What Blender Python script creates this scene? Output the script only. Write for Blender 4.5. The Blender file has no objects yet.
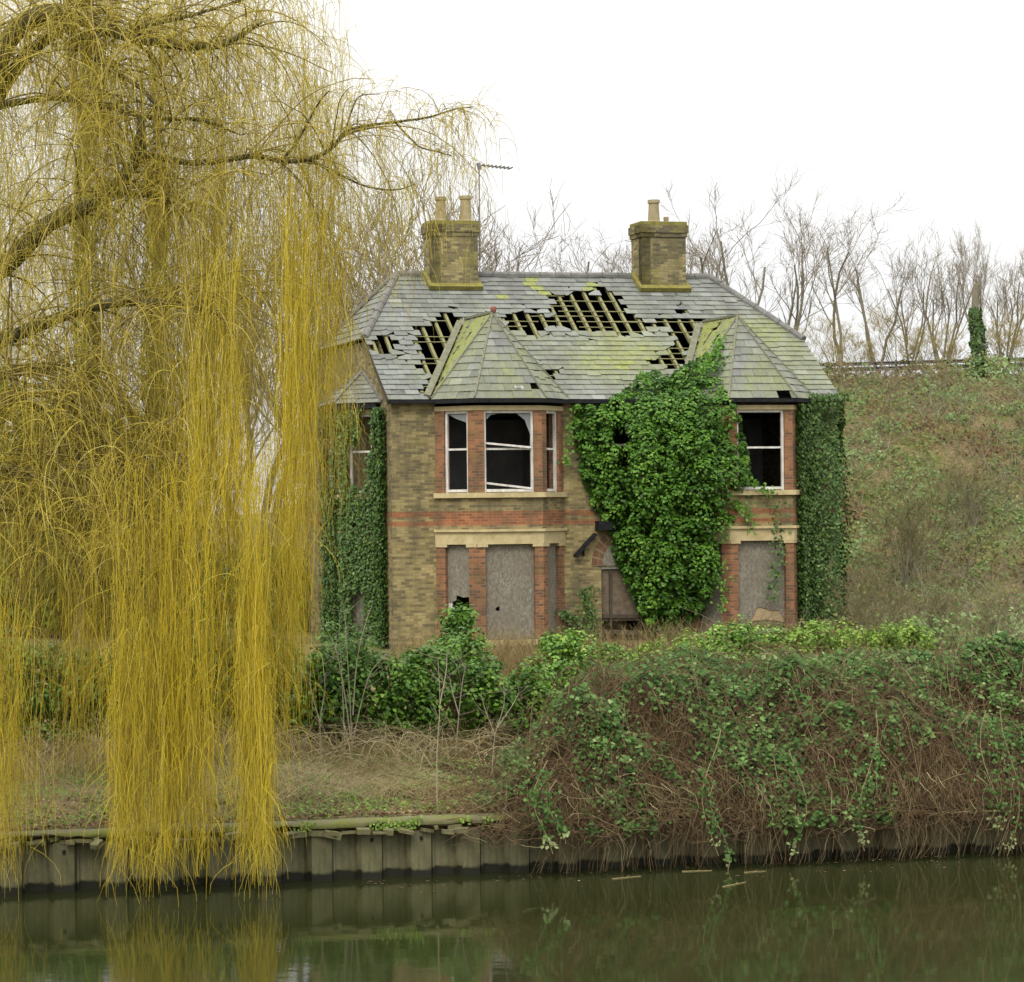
import bpy, math, random
import numpy as np
from mathutils import Matrix, Vector
random.seed(7); rng = np.random.default_rng(11)
scene = bpy.context.scene
COL = scene.collection
# ------------------------------------------------------------------ camera
F, PPX, HOR, EYE = 2600.0, 300.0, 507.0, 5.5
ROLL = math.radians(0.6)
RIGHT = np.array([math.cos(ROLL), 0, -math.sin(ROLL)])
UP = np.array([math.sin(ROLL), 0, math.cos(ROLL)])
EYEP = np.array([0, 0, EYE])
def at(px, py, Y):
    """world point on the sight line of a photo pixel, at depth Y (arrays allowed)"""
    px, py, Y = np.broadcast_arrays(np.asarray(px, float), np.asarray(py, float), np.asarray(Y, float))
    a = (px - PPX) / F; b = (HOR - py) / F
    d = np.array([0, 1.0, 0]) + a[..., None] * RIGHT + b[..., None] * UP
    return EYEP + d * Y[..., None]
def pix(P):
    P = np.asarray(P, float) - EYEP
    y = P[..., 1]
    return PPX + F * (P @ RIGHT) / y, HOR - F * (P @ UP) / y
cam = bpy.data.cameras.new('camera'); camo = bpy.data.objects.new('camera', cam); COL.objects.link(camo)
cam.sensor_width = 36; cam.lens = F / 1024 * 36
cam.shift_x = (512 - PPX) / 1024; cam.shift_y = (HOR - 491) / 1024
cam.clip_start = 1; cam.clip_end = 3000
camo.matrix_world = Matrix(((RIGHT[0], UP[0], 0, 0), (0, 0, -1, 0), (RIGHT[2], UP[2], 0, EYE), (0, 0, 0, 1)))
scene.camera = camo
# ------------------------------------------------------------------ objects and tags
def tag(o, label=None, cat=None, group=None, kind=None):
    if label: o['label'] = label
    if cat: o['category'] = cat
    if group: o['group'] = group
    if kind: o['kind'] = kind
    return o
def empty(name, loc=(0, 0, 0), rz=0, parent=None):
    o = bpy.data.objects.new(name, None); COL.objects.link(o)
    o.location = loc; o.rotation_euler = (0, 0, rz); o.empty_display_size = .2
    if parent: o.parent = parent
    return o
def link(name, me, parent=None):
    o = bpy.data.objects.new(name, me); COL.objects.link(o)
    if parent: o.parent = parent
    return o
def npmesh(name, V, Fs, mat, parent=None, smooth=False, var=None, matidx=None, origin=None):
    """V (n,3); Fs (m,k) array or a list of such arrays"""
    V = np.asarray(V, np.float32).reshape(-1, 3)
    if origin is not None: V = V - np.asarray(origin, np.float32)
    if not isinstance(Fs, list): Fs = [Fs]
    me = bpy.data.meshes.new(name)
    loops = np.concatenate([f.ravel() for f in Fs]).astype(np.int32)
    tot = np.concatenate([np.full(len(f), f.shape[1]) for f in Fs]).astype(np.int32)
    me.vertices.add(len(V)); me.vertices.foreach_set('co', V.ravel())
    me.loops.add(len(loops)); me.loops.foreach_set('vertex_index', loops)
    me.polygons.add(len(tot))
    st = np.zeros(len(tot), np.int32); st[1:] = np.cumsum(tot)[:-1]
    me.polygons.foreach_set('loop_start', st)
    try: me.polygons.foreach_set('loop_total', tot)
    except Exception: pass
    if smooth: me.polygons.foreach_set('use_smooth', np.ones(len(tot), bool))
    mats = mat if isinstance(mat, (list, tuple)) else [mat]
    for m in mats: me.materials.append(m)
    if matidx is not None: me.polygons.foreach_set('material_index', np.asarray(matidx, np.int32))
    if var is not None:
        a = me.attributes.new('var', 'FLOAT', 'POINT'); a.data.foreach_set('value', np.asarray(var, np.float32))
    me.update(calc_edges=True); me.validate()
    o = link(name, me, parent)
    if origin is not None: o.location = origin
    return o
class NP:
    """collects numpy chunks of one mesh"""
    def __init__(s): s.V = []; s.F = {}; s.var = []; s.n = 0; s.mi = {}
    def add(s, V, Fc, var=None, mi=0):
        V = np.asarray(V, float).reshape(-1, 3)
        s.V.append(V); k = Fc.shape[1]
        s.F.setdefault(k, []).append(Fc + s.n); s.mi.setdefault(k, []).append(np.full(len(Fc), mi))
        s.var.append(np.full(len(V), .5) if var is None else np.asarray(var, float)); s.n += len(V)
    def build(s, name, mat, parent=None, smooth=False, origin=None):
        ks = list(s.F)
        return npmesh(name, np.concatenate(s.V), [np.concatenate(s.F[k]) for k in ks], mat, parent, smooth,
                      np.concatenate(s.var), np.concatenate([np.concatenate(s.mi[k]) for k in ks]), origin)
def tubes(P, R, sides=3, var=None):
    """P (n,m,3) paths, R (n,m) radii -> verts, quads, var per vertex"""
    P = np.asarray(P, float); n, m = P.shape[:2]
    R = np.broadcast_to(np.asarray(R, float), (n, m))
    T = np.gradient(P, axis=1); T /= np.linalg.norm(T, axis=2, keepdims=True) + 1e-9
    ref = np.where(np.abs(T[..., 2:3].mean(1, keepdims=True)) > .75, [[[1.0, .3, 0]]], [[[0, .2, 1.0]]])
    A = np.cross(T, ref); A /= np.linalg.norm(A, axis=2, keepdims=True) + 1e-9
    B = np.cross(T, A)
    ang = np.arange(sides) * 2 * math.pi / sides
    ring = P[:, :, None] + R[:, :, None, None] * (np.cos(ang)[None, None, :, None] * A[:, :, None] + np.sin(ang)[None, None, :, None] * B[:, :, None])
    V = ring.reshape(-1, 3)
    i = np.arange(n)[:, None, None]; j = np.arange(m - 1)[None, :, None]; k = np.arange(sides)[None, None, :]
    b = (i * m + j) * sides; k2 = (k + 1) % sides
    Q = np.stack(np.broadcast_arrays(b + k, b + k2, b + sides + k2, b + sides + k), -1).reshape(-1, 4)
    if var is None: var = np.full(n, .5)
    return V, Q, np.repeat(np.asarray(var), m * sides)
def smooth_path(pts, m):
    pts = np.asarray(pts, float); n = len(pts)
    t = np.linspace(0, n - 1, m); out = []
    for x in t:
        i = min(int(x), n - 2); f = x - i
        p0 = pts[max(i - 1, 0)]; p1 = pts[i]; p2 = pts[i + 1]; p3 = pts[min(i + 2, n - 1)]
        out.append(.5 * ((2 * p1) + (-p0 + p2) * f + (2 * p0 - 5 * p1 + 4 * p2 - p3) * f ** 2 + (-p0 + 3 * p1 - 3 * p2 + p3) * f ** 3))
    return np.array(out)
def nrm(a): return a / (np.linalg.norm(a, axis=-1, keepdims=True) + 1e-9)
def leaves(P, N, size, var, aspect=.75, droop=.5, fold=.25):
    """folded diamond leaves: P centres, N facing normals"""
    n = len(P); N = nrm(N)
    d = rng.normal(size=(n, 3)); d[:, 2] -= droop * 1.6
    A = nrm(d - (d * N).sum(1, keepdims=True) * N); B = np.cross(N, A)
    s = np.asarray(size)[:, None] if np.ndim(size) else size
    V = np.stack([P - A * s * .5, P + B * s * aspect * .5 + N * s * fold * .5 - A * s * .08, P + A * s * .5, P - B * s * aspect * .5 + N * s * fold * .5 - A * s * .08], 1).reshape(-1, 3)
    b = np.arange(n)[:, None] * 4
    T = np.concatenate([b + [0, 2, 1], b + [0, 3, 2]])
    return V, T, np.repeat(var, 4)
def inpoly(x, y, poly):
    x = np.asarray(x, float); y = np.asarray(y, float); c = np.zeros(x.shape, bool); n = len(poly)
    for i in range(n):
        x1, y1 = poly[i]; x2, y2 = poly[(i + 1) % n]
        if y1 == y2: continue
        c ^= ((y1 > y) != (y2 > y)) & (x < (x2 - x1) * (y - y1) / (y2 - y1) + x1)
    return c
def edgedist(x, y, poly):
    d = np.full(np.shape(x), 1e9)
    for i in range(len(poly)):
        x1, y1 = poly[i]; x2, y2 = poly[(i + 1) % len(poly)]
        dx, dy = x2 - x1, y2 - y1; L = dx * dx + dy * dy + 1e-9
        t = np.clip(((x - x1) * dx + (y - y1) * dy) / L, 0, 1)
        d = np.minimum(d, np.hypot(x - x1 - t * dx, y - y1 - t * dy))
    return d
_ph = rng.uniform(0, 6.28, (8, 3)); _fr = rng.normal(size=(8, 3))
def vnoise(P, scale):
    """cheap smooth noise in about -1..1"""
    P = np.asarray(P, float) / scale; s = 0
    for k in range(8):
        f = _fr[k] * (1 + .35 * k)
        s = s + np.sin(P @ f + _ph[k, 0]) * np.cos(P @ f[[1, 2, 0]] * .7 + _ph[k, 1])
    return s / 3.2
# ------------------------------------------------------------------ materials
def newmat(name):
    m = bpy.data.materials.new(name); m.use_nodes = True
    nt = m.node_tree; b = nt.nodes['Principled BSDF']
    return m, nt, b
def N(nt, t, **kw):
    n = nt.nodes.new(t)
    for k, v in kw.items():
        if k in n.inputs: n.inputs[k].default_value = v
        else: setattr(n, k, v)
    return n
def mixc(nt, fac, a, b, mode='MIX'):
    n = nt.nodes.new('ShaderNodeMix'); n.data_type = 'RGBA'; n.blend_type = mode
    for s, v in ((n.inputs[0], fac), (n.inputs[6], a), (n.inputs[7], b)):
        if hasattr(v, 'links') or isinstance(v, bpy.types.NodeSocket): nt.links.new(v, s)
        else: s.default_value = v if not isinstance(v, tuple) else (*v, 1)[:4]
    return n.outputs[2]
def noise(nt, scale, detail=4, rough=.6, vec=None, dist=0):
    n = N(nt, 'ShaderNodeTexNoise'); n.inputs['Scale'].default_value = scale; n.inputs['Detail'].default_value = detail
    n.inputs['Roughness'].default_value = rough; n.inputs['Distortion'].default_value = dist
    if vec is not None: nt.links.new(vec, n.inputs['Vector'])
    return n.outputs['Fac']
def ramp(nt, fac, stops):
    r = N(nt, 'ShaderNodeValToRGB'); e = r.color_ramp.elements
    while len(e) < len(stops): e.new(.5)
    for i, (p, c) in enumerate(stops): e[i].position = p; e[i].color = (*c, 1) if len(c) == 3 else c
    nt.links.new(fac, r.inputs[0]); return r.outputs[0]
def objco(nt): return N(nt, 'ShaderNodeTexCoord').outputs['Object']
def scaled(nt, vec, sc):
    m = N(nt, 'ShaderNodeMapping'); m.inputs['Scale'].default_value = sc; nt.links.new(vec, m.inputs[0]); return m.outputs[0]
def varattr(nt, name='var'): return N(nt, 'ShaderNodeAttribute', attribute_name=name).outputs['Fac']
def bump(nt, b, h, strength=.4, dist=.02):
    n = N(nt, 'ShaderNodeBump'); n.inputs['Strength'].default_value = strength; n.inputs['Distance'].default_value = dist
    nt.links.new(h, n.inputs['Height']); nt.links.new(n.outputs[0], b.inputs['Normal'])
def simple(name, c1, c2=None, scale=6, rough=.8, spec=.3, stretch=None, bmp=.2, detail=5):
    m, nt, b = newmat(name); v = objco(nt)
    if stretch: v = scaled(nt, v, stretch)
    n = noise(nt, scale, detail, .65, v)
    nt.links.new(ramp(nt, n, [(.3, c1), (.7, c2 or tuple(x * 1.35 for x in c1))]), b.inputs['Base Color'])
    b.inputs['Roughness'].default_value = rough; b.inputs['Specular IOR Level'].default_value = spec
    if bmp: bump(nt, b, n, bmp, .02)
    return m
def leafmat(name, stops, rough=.45, spec=.35, trans=.2, noise_scale=None):
    m, nt, b = newmat(name); f = varattr(nt)
    col = ramp(nt, f, stops)
    if noise_scale:
        n = noise(nt, noise_scale, 3, .6, objco(nt))
        hs = N(nt, 'ShaderNodeHueSaturation'); nt.links.new(col, hs.inputs['Color'])
        mr = N(nt, 'ShaderNodeMapRange'); mr.inputs['From Min'].default_value = .3; mr.inputs['From Max'].default_value = .7
        mr.inputs['To Min'].default_value = .65; mr.inputs['To Max'].default_value = 1.3
        nt.links.new(n, mr.inputs[0]); nt.links.new(mr.outputs[0], hs.inputs['Value']); col = hs.outputs[0]
    nt.links.new(col, b.inputs['Base Color']); b.inputs['Roughness'].default_value = rough; b.inputs['Specular IOR Level'].default_value = spec
    if trans:
        t = N(nt, 'ShaderNodeBsdfTranslucent'); nt.links.new(col, t.inputs[0])
        mx = N(nt, 'ShaderNodeMixShader'); mx.inputs[0].default_value = trans
        nt.links.new(b.outputs[0], mx.inputs[1]); nt.links.new(t.outputs[0], mx.inputs[2])
        nt.links.new(mx.outputs[0], nt.nodes['Material Output'].inputs[0])
    return m
def brick(name, ca, cb, mortar, dark, band=None, stain=.5, moss=.0, bw=.215, bh=.072):
    m, nt, b = newmat(name)
    uv = N(nt, 'ShaderNodeTexCoord').outputs['UV']; oc = objco(nt)
    t = N(nt, 'ShaderNodeTexBrick'); t.inputs['Scale'].default_value = 1
    t.inputs['Brick Width'].default_value = bw; t.inputs['Row Height'].default_value = bh
    t.inputs['Mortar Size'].default_value = .007; t.inputs['Mortar Smooth'].default_value = .2; t.inputs['Bias'].default_value = -.1
    t.inputs['Color1'].default_value = (0, 0, 0, 1); t.inputs['Color2'].default_value = (1, 1, 1, 1); t.inputs['Mortar'].default_value = (.5, .5, .5, 1)
    nt.links.new(uv, t.inputs['Vector'])
    n2 = noise(nt, 1.3, 4, .6, oc)
    nv = noise(nt, 5, 4, .7, oc)
    tv = N(nt, 'ShaderNodeMath', operation='MULTIPLY_ADD'); nt.links.new(nv, tv.inputs[0]); tv.inputs[1].default_value = .9; tv.inputs[2].default_value = -.45
    tz = N(nt, 'ShaderNodeMath', operation='ADD'); nt.links.new(tv.outputs[0], tz.inputs[0]); nt.links.new(t.outputs['Color'], tz.inputs[1])
    base = ramp(nt, tz.outputs[0], [(0.0, dark), (.22, tuple((x + y) / 2 for x, y in zip(dark, ca))), (.45, ca), (.75, cb), (1.0, ca)])
    if band:
        sx = N(nt, 'ShaderNodeSeparateXYZ'); nt.links.new(uv, sx.inputs[0])
        tot = None
        for lo, hi in band:
            c = N(nt, 'ShaderNodeMath', operation='COMPARE'); nt.links.new(sx.outputs[1], c.inputs[0])
            c.inputs[1].default_value = (lo + hi) / 2; c.inputs[2].default_value = (hi - lo) / 2
            if tot is None: tot = c.outputs[0]
            else:
                ad = N(nt, 'ShaderNodeMath', operation='MAXIMUM'); nt.links.new(tot, ad.inputs[0]); nt.links.new(c.outputs[0], ad.inputs[1]); tot = ad.outputs[0]
        red = ramp(nt, t.outputs['Color'], [(0, (.26, .085, .04)), (.5, (.40, .13, .05)), (1, (.46, .17, .07))])
        base = mixc(nt, tot, base, red)
    base = mixc(nt, ramp(nt, t.outputs['Fac'], [(0, (0, 0, 0)), (1, (.8, .8, .8))]), base, mortar)
    # broad soot and damp staining, with streaks running down the wall
    st = noise(nt, 1.0, 5, .65, scaled(nt, oc, (2.2, 2.2, .35)))
    mul = N(nt, 'ShaderNodeMath', operation='MULTIPLY'); nt.links.new(st, mul.inputs[0]); nt.links.new(n2, mul.inputs[1])
    sf = ramp(nt, mul.outputs[0], [(.16, (stain,) * 3), (.25, (stain * .45,) * 3), (.44, (0, 0, 0))])
    base = mixc(nt, sf, base, mixc(nt, .75, base, (.07, .065, .045)))
    if moss:
        mf = ramp(nt, noise(nt, 2.4, 5, .7, oc), [(.5, (0, 0, 0)), (.68, (moss,) * 3)])
        base = mixc(nt, mf, base, (.21, .19, .045))
    nt.links.new(base, b.inputs['Base Color']); b.inputs['Roughness'].default_value = .92; b.inputs['Specular IOR Level'].default_value = .15
    inv = N(nt, 'ShaderNodeMath', operation='SUBTRACT'); inv.inputs[0].default_value = 1; nt.links.new(t.outputs['Fac'], inv.inputs[1])
    bump(nt, b, inv.outputs[0], .5, .012)
    return m
# ------------------------------------------------------------------ mesh collector with uv (metres)
class MB:
    def __init__(s): s.v = []; s.f = []; s.uv = []
    def face(s, pts, uv=None):
        b = len(s.v); s.v += [tuple(map(float, p)) for p in pts]; s.f.append(tuple(range(b, b + len(pts))))
        s.uv += list(uv) if uv is not None else [(p[0] + p[1], p[2]) for p in pts]
    def prism(s, line, w0, w1, t, u0=0.0, closed_ends=True):
        """vertical wall strip: outer plan polyline, thickness t to its left"""
        L = [np.array(p, float) for p in line]; inner = offset(line, t)
        d = u0
        n = len(L)
        for i in range(n - 1):
            a, b = L[i], L[i + 1]; ia, ib = inner[i], inner[i + 1]; l = float(np.linalg.norm(b - a))
            s.face([(*a, w0), (*b, w0), (*b, w1), (*a, w1)], [(d, w0), (d + l, w0), (d + l, w1), (d, w1)])
            s.face([(*ib, w0), (*ia, w0), (*ia, w1), (*ib, w1)], [(d + l, w0), (d, w0), (d, w1), (d + l, w1)])
            s.face([(*a, w1), (*b, w1), (*ib, w1), (*ia, w1)], [(d, w1), (d + l, w1), (d + l, w1 + t), (d, w1 + t)])
            s.face([(*b, w0), (*a, w0), (*ia, w0), (*ib, w0)], [(d, w0), (d + l, w0), (d + l, w0 + t), (d, w0 + t)])
            if i == 0: s.face([(*ia, w0), (*a, w0), (*a, w1), (*ia, w1)], [(d - t, w0), (d, w0), (d, w1), (d - t, w1)])
            if i == n - 2: s.face([(*b, w0), (*ib, w0), (*ib, w1), (*b, w1)], [(d + l, w0), (d + l + t, w0), (d + l + t, w1), (d + l, w1)])
            d += l
    def box(s, x0, x1, y0, y1, z0, z1): s.prism([(x0, y0), (x1, y0)], z0, z1, y1 - y0, x0)
    def bar(s, a, b, w, h=None, up=(0, 0, 1)):
        a = np.array(a, float); b = np.array(b, float); h = h or w; d = nrm(b - a); up = np.array(up, float)
        if abs(d @ up) > .95: up = np.array([0, 1., 0])
        x = nrm(np.cross(d, up)); y = np.cross(x, d)
        c = [a + x * sx * w / 2 + y * sy * h / 2 for sx, sy in ((-1, -1), (1, -1), (1, 1), (-1, 1))]
        e = [p + (b - a) for p in c]; l = np.linalg.norm(b - a)
        for i in range(4):
            j = (i + 1) % 4
            s.face([c[j], c[i], e[i], e[j]], [(0, 0), (w, 0), (w, l), (0, l)])
        s.face(c, [(0, 0), (w, 0), (w, h), (0, h)]); s.face(e[::-1], [(0, 0), (w, 0), (w, h), (0, h)])
    def cyl(s, base, prof, sides=14, axis=(0, 0, 1), cap=True):
        """lathe: prof = [(r, z)...] about the vertical through base"""
        base = np.array(base, float); k = np.arange(sides) * 2 * math.pi / sides
        rings = [[base + np.array([r * math.cos(a), r * math.sin(a), z]) for a in k] for r, z in prof]
        for i in range(len(rings) - 1):
            for j in range(sides):
                q = (j + 1) % sides; s.face([rings[i][j], rings[i][q], rings[i + 1][q], rings[i + 1][j]])
        if cap: s.face(rings[-1])
    def build(s, name, mat, parent=None, smooth=False, bevel=0, origin=(0, 0, 0)):
        o = np.array(origin, float)
        me = bpy.data.meshes.new(name); me.from_pydata([tuple(np.array(p) - o) for p in s.v], [], s.f)
        u = me.uv_layers.new(name='UVMap'); u.data.foreach_set('uv', np.array(s.uv, np.float32).ravel())
        me.materials.append(mat)
        if smooth: me.polygons.foreach_set('use_smooth', np.ones(len(me.polygons), bool))
        me.update(); ob = link(name, me, parent); ob.location = origin
        return ob
def offset(line, t):
    """plan polyline moved t to its left, mitred"""
    L = [np.array(p, float) for p in line]; out = []
    nl = [nrm(np.array([-(L[i + 1] - L[i])[1], (L[i + 1] - L[i])[0]])) for i in range(len(L) - 1)]
    for i, p in enumerate(L):
        if i == 0: out.append(p + nl[0] * t)
        elif i == len(L) - 1: out.append(p + nl[-1] * t)
        else:
            m = nrm(nl[i - 1] + nl[i]); out.append(p + m * t / float(m @ nl[i]))
    return out
def lerp(a, b, f): return np.array(a, float) + (np.array(b, float) - np.array(a, float)) * f
def along(a, b, d):
    a = np.array(a, float); b = np.array(b, float); return a + nrm(b - a) * d
# ------------------------------------------------------------------ materials used
M = {}
M['buff'] = brick('buff_brick', (.30, .22, .10), (.40, .315, .155), (.27, .23, .16), (.11, .085, .055), band=None, stain=.8, moss=.18)
M['red'] = brick('red_brick', (.285, .115, .055), (.37, .16, .075), (.27, .22, .15), (.15, .075, .045), stain=.8, moss=.25)
M['stack'] = brick('stack_brick', (.28, .225, .10), (.385, .315, .15), (.21, .19, .12), (.13, .11, .065), stain=.9, moss=.6)
M['stone'] = simple('painted_stone', (.36, .29, .15), (.53, .44, .25), 5, .85, .2)
M['mossy'] = simple('mossy_mortar', (.13, .12, .03), (.25, .22, .07), 7, .95, .1)
M['white'] = simple('flaking_white_paint', (.42, .40, .36), (.74, .72, .68), 9, .6, .3, (1, 1, .4), .1)
M['black'] = simple('black_gutter_paint', (.008, .009, .010), (.02, .021, .022), 8, .8, .15)
M['timber'] = simple('weathered_timber', (.14, .135, .06), (.26, .25, .125), 14, .9, .1, (1, 1, .25))
M['dark_timber'] = simple('dark_old_timber', (.05, .04, .03), (.10, .085, .06), 10, .9, .1)
M['plaster'] = simple('dirty_plaster', (.26, .26, .255), (.42, .41, .39), 2, .95, .1)
M['loft_shade'] = simple('shaded_loft_boards', (.015, .015, .02), (.035, .034, .036), 3, .95, .05)  # near-black colour supplies the loft's shade seen through the roof holes
M['pot'] = simple('buff_clay_pot', (.25, .20, .12), (.36, .30, .18), 6, .85, .2)
M['terracotta'] = simple('terracotta', (.18, .06, .05), (.27, .10, .08), 8, .8, .2)
M['metal'] = simple('dull_aluminium', (.12, .12, .12), (.2, .2, .2), 10, .5, .5)
M['rail'] = simple('dull_galvanised_steel', (.075, .07, .065), (.14, .13, .12), 3, .6, .4)
M['lead'] = simple('ridge_tile_clay', (.10, .10, .095), (.19, .185, .17), 5, .8, .25)
M['hip'] = simple('grey_hip_timber', (.12, .12, .085), (.22, .22, .15), 9, .9, .15)
# chipboard sheets over the windows: fine pale and dark flakes, weathered grey
m, nt, b = newmat('weathered_chipboard'); oc = objco(nt)
vo = N(nt, 'ShaderNodeTexVoronoi'); vo.inputs['Scale'].default_value = 34; nt.links.new(scaled(nt, oc, (1, 1, .5)), vo.inputs['Vector'])
sep = N(nt, 'ShaderNodeSeparateColor'); nt.links.new(vo.outputs['Color'], sep.inputs[0])
fl = ramp(nt, sep.outputs[0], [(0, (.145, .13, .10)), (.5, (.20, .183, .145)), (1, (.27, .25, .205))])
fl = mixc(nt, ramp(nt, noise(nt, 1.6, 5, .65, oc), [(.35, (0, 0, 0)), (.65, (.6, .6, .6))]), fl, (.15, .125, .095))
nt.links.new(fl, b.inputs['Base Color']); b.inputs['Roughness'].default_value = .9; b.inputs['Specular IOR Level'].default_value = .1
bump(nt, b, sep.outputs[0], .25, .01); M['chip'] = m
m, nt, b = newmat('bare_tan_board'); b.inputs['Base Color'].default_value = (.36, .27, .15, 1); b.inputs['Roughness'].default_value = .9; M['tan'] = m
M['mould'] = simple('mouldy_board', (.12, .11, .05), (.24, .21, .12), 4, .95, .1)
# slates: each slate carries its own tone (var) and moss cover (moss)
m, nt, b = newmat('welsh_slate'); oc = objco(nt)
tone = ramp(nt, varattr(nt), [(0, (.055, .056, .065)), (.3, (.112, .118, .120)), (.7, (.165, .172, .168)), (1, (.25, .255, .25))])
tone = mixc(nt, ramp(nt, noise(nt, 5, 5, .7, oc), [(.35, (0, 0, 0)), (.7, (.5, .5, .5))]), tone, (.22, .235, .18))
tone = mixc(nt, ramp(nt, noise(nt, 1.2, 4, .6, scaled(nt, oc, (1.6, .5, .5))), [(.46, (0, 0, 0)), (.7, (.75, .75, .75))]), tone, (.095, .088, .085))
ms = N(nt, 'ShaderNodeMath', operation='MULTIPLY'); nt.links.new(varattr(nt, 'moss'), ms.inputs[0])
mr = ramp(nt, noise(nt, 4, 6, .7, oc), [(.3, (.35, .35, .35)), (.62, (1, 1, 1))]); nt.links.new(mr, ms.inputs[1])
tone = mixc(nt, ms.outputs[0], tone, ramp(nt, noise(nt, 9, 3, .6, oc), [(.3, (.15, .17, .035)), (.7, (.26, .28, .075))]))
nt.links.new(tone, b.inputs['Base Color']); b.inputs['Roughness'].default_value = .6; b.inputs['Specular IOR Level'].default_value = .4
bump(nt, b, noise(nt, 14, 4, .6, oc), .25, .01); M['slate'] = m
# broken window glass
m, nt, b = newmat('dusty_glass'); b.inputs['Base Color'].default_value = (.32, .34, .36, 1); b.inputs['Roughness'].default_value = .25
b.inputs['Alpha'].default_value = .55; M['glass'] = m
# ------------------------------------------------------------------ house frame
HA = math.radians(12.6); ZG = 1.84
O = at(391, 400, 66.0); O[2] = ZG
U3 = np.array([math.cos(HA), math.sin(HA), 0]); V3 = np.array([-math.sin(HA), math.cos(HA), 0])
def hw(p):
    p = np.asarray(p, float); return O + p[..., 0:1] * U3 + p[..., 1:2] * V3 + p[..., 2:3] * np.array([0, 0, 1.0])
def onv(px, py, v=0.0):
    """pixel -> (u, w) on the plane v = const of the house"""
    px, py, v = np.broadcast_arrays(np.asarray(px, float), np.asarray(py, float), np.asarray(v, float))
    d = at(px, py, 1.0) - EYEP
    s = ((O + V3 * v[..., None] - EYEP) @ V3 if v.ndim == 0 else ((O - EYEP) @ V3 + v)) / (d @ V3)
    P = EYEP + d * s[..., None] - O
    return P @ U3, P[..., 2]
def hu(px, v=0.0, py=450): return float(onv(px, py, v)[0])
def hz(px, py, v=0.0): return float(onv(px, py, v)[1])
house = empty('brick_house', O, HA)
tag(house, 'derelict two storey buff brick house with bay windows, chimneys and a holed slate roof', 'house')
LEN = hu(835); DH = 5.0; WE = hz(500, 400, -.2); WR = hz(560, 276, DH)
HW_, PR = .875, .84
BAYC = (hu(499.5), hu(748.5)); EV = -.2
def wtop(y): return hz(500, y, -PR)
W_BASE = wtop(640); W_BT = wtop(545); W_LT = wtop(529); W_S0 = wtop(497.5); W_S1 = wtop(492.5); W_WT = wtop(410); W_HD = wtop(405.5)
print('house', LEN, WE, WR, BAYC, [round(x, 2) for x in (W_BASE, W_BT, W_LT, W_S0, W_S1, W_WT, W_HD)])
band = [(hz(400, 526.5), hz(400, 521.5)), (hz(400, 518), hz(400, 512))]
M['buffband'] = brick('buff_brick_with_band', (.32, .25, .105), (.43, .345, .155), (.28, .24, .15), (.165, .13, .065), band=band, stain=1.0, moss=.2)
M['bandred'] = brick('red_band_brick', (.31, .24, .10), (.41, .325, .145), (.33, .28, .2), (.165, .13, .065), band=[(band[0][0], band[1][1])], stain=.9, moss=.1)
T = .28
# ---- main walls
bay_ext = [(c - HW_ - PR, c + HW_ + PR) for c in BAYC]
door = (hu(600), hu(652)); d_top = hz(625, 566); d_crown = hz(625, 538)
upw = (hu(606), hu(643)); upz = (hz(620, 482), hz(620, 412))
mb = MB()
def wall_open(mb, p0, p1, w0, w1, t, ops, u0=0):
    L = float(np.linalg.norm(np.array(p1) - np.array(p0)))
    cuts = sorted({0, L, *[o[0] for o in ops], *[o[1] for o in ops]})
    for a, c in zip(cuts, cuts[1:]):
        if c - a < 1e-4: continue
        mid = (a + c) / 2; zs = [w0]
        for o in sorted([o for o in ops if o[0] < mid < o[1]], key=lambda o: o[2]): zs += [o[2], o[3]]
        zs.append(w1)
        for k in range(0, len(zs), 2): mb.prism([along(p0, p1, a), along(p0, p1, c)], zs[k], zs[k + 1], t, u0 + a)
x = 0
for i, (a, d) in enumerate(bay_ext + [(LEN, LEN)]):
    ops = []
    if i == 1: ops = [(door[0] - x, door[1] - x, .1, d_top), (upw[0] - x, upw[1] - x, *upz)]
    wall_open(mb, (x, 0), (a, 0), -.4, WE - .02, T, ops, x); x = d
# side and back walls, gables cut by the half hips
HB = .47                                              # height fraction where the verge meets the half hip
vb = EV + HB * (DH - EV); wb = WE + HB * (WR - WE)
DEP = 2 * DH
for uu, sgn in ((0, 1), (LEN, -1)):
    for off in (0, T * sgn):
        pts = [(uu + off, T, -.4), (uu + off, DEP, -.4), (uu + off, DEP, WE), (uu + off, DEP - vb, wb - .06), (uu + off, vb, wb - .06), (uu + off, T, WE - .02 + .2)]
        mb.face(pts if (off == 0) == (sgn < 0) else pts[::-1], [(p[1], p[2]) for p in (pts if (off == 0) == (sgn < 0) else pts[::-1])])
mb.prism([(LEN, DEP), (0, DEP)], -.4, WE - .02, T)
mb.build('wall', M['buffband'], house)
# ---- dark inside: floors, ceiling and partitions
mb = MB(); mb.box(T, LEN - T, T, DEP - T, .05, .15); mb.build('floorboards', M['dark_timber'], house)
mb = MB(); mb.box(T, LEN - T, T + .02, DEP - T, W_LT + .25, W_LT + .45); mb.build('floorboards', M['dark_timber'], house)
mb = MB(); mb.box(T, LEN - T, T + .02, DEP - T, WE - .35, WE - .25); mb.build('ceiling', M['loft_shade'], house)
for a, c in ((.16, W_LT + .24), (W_LT + .46, WE - .36)):
    mb = MB(); mb.box(T + .01, LEN - T - .01, 4.2, 4.3, a, c)
    for u in (hu(572), hu(680)): mb.box(u, u + .1, T + .05, 4.19, a, c)
    mb.build('partition', M['plaster'], house)
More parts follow.
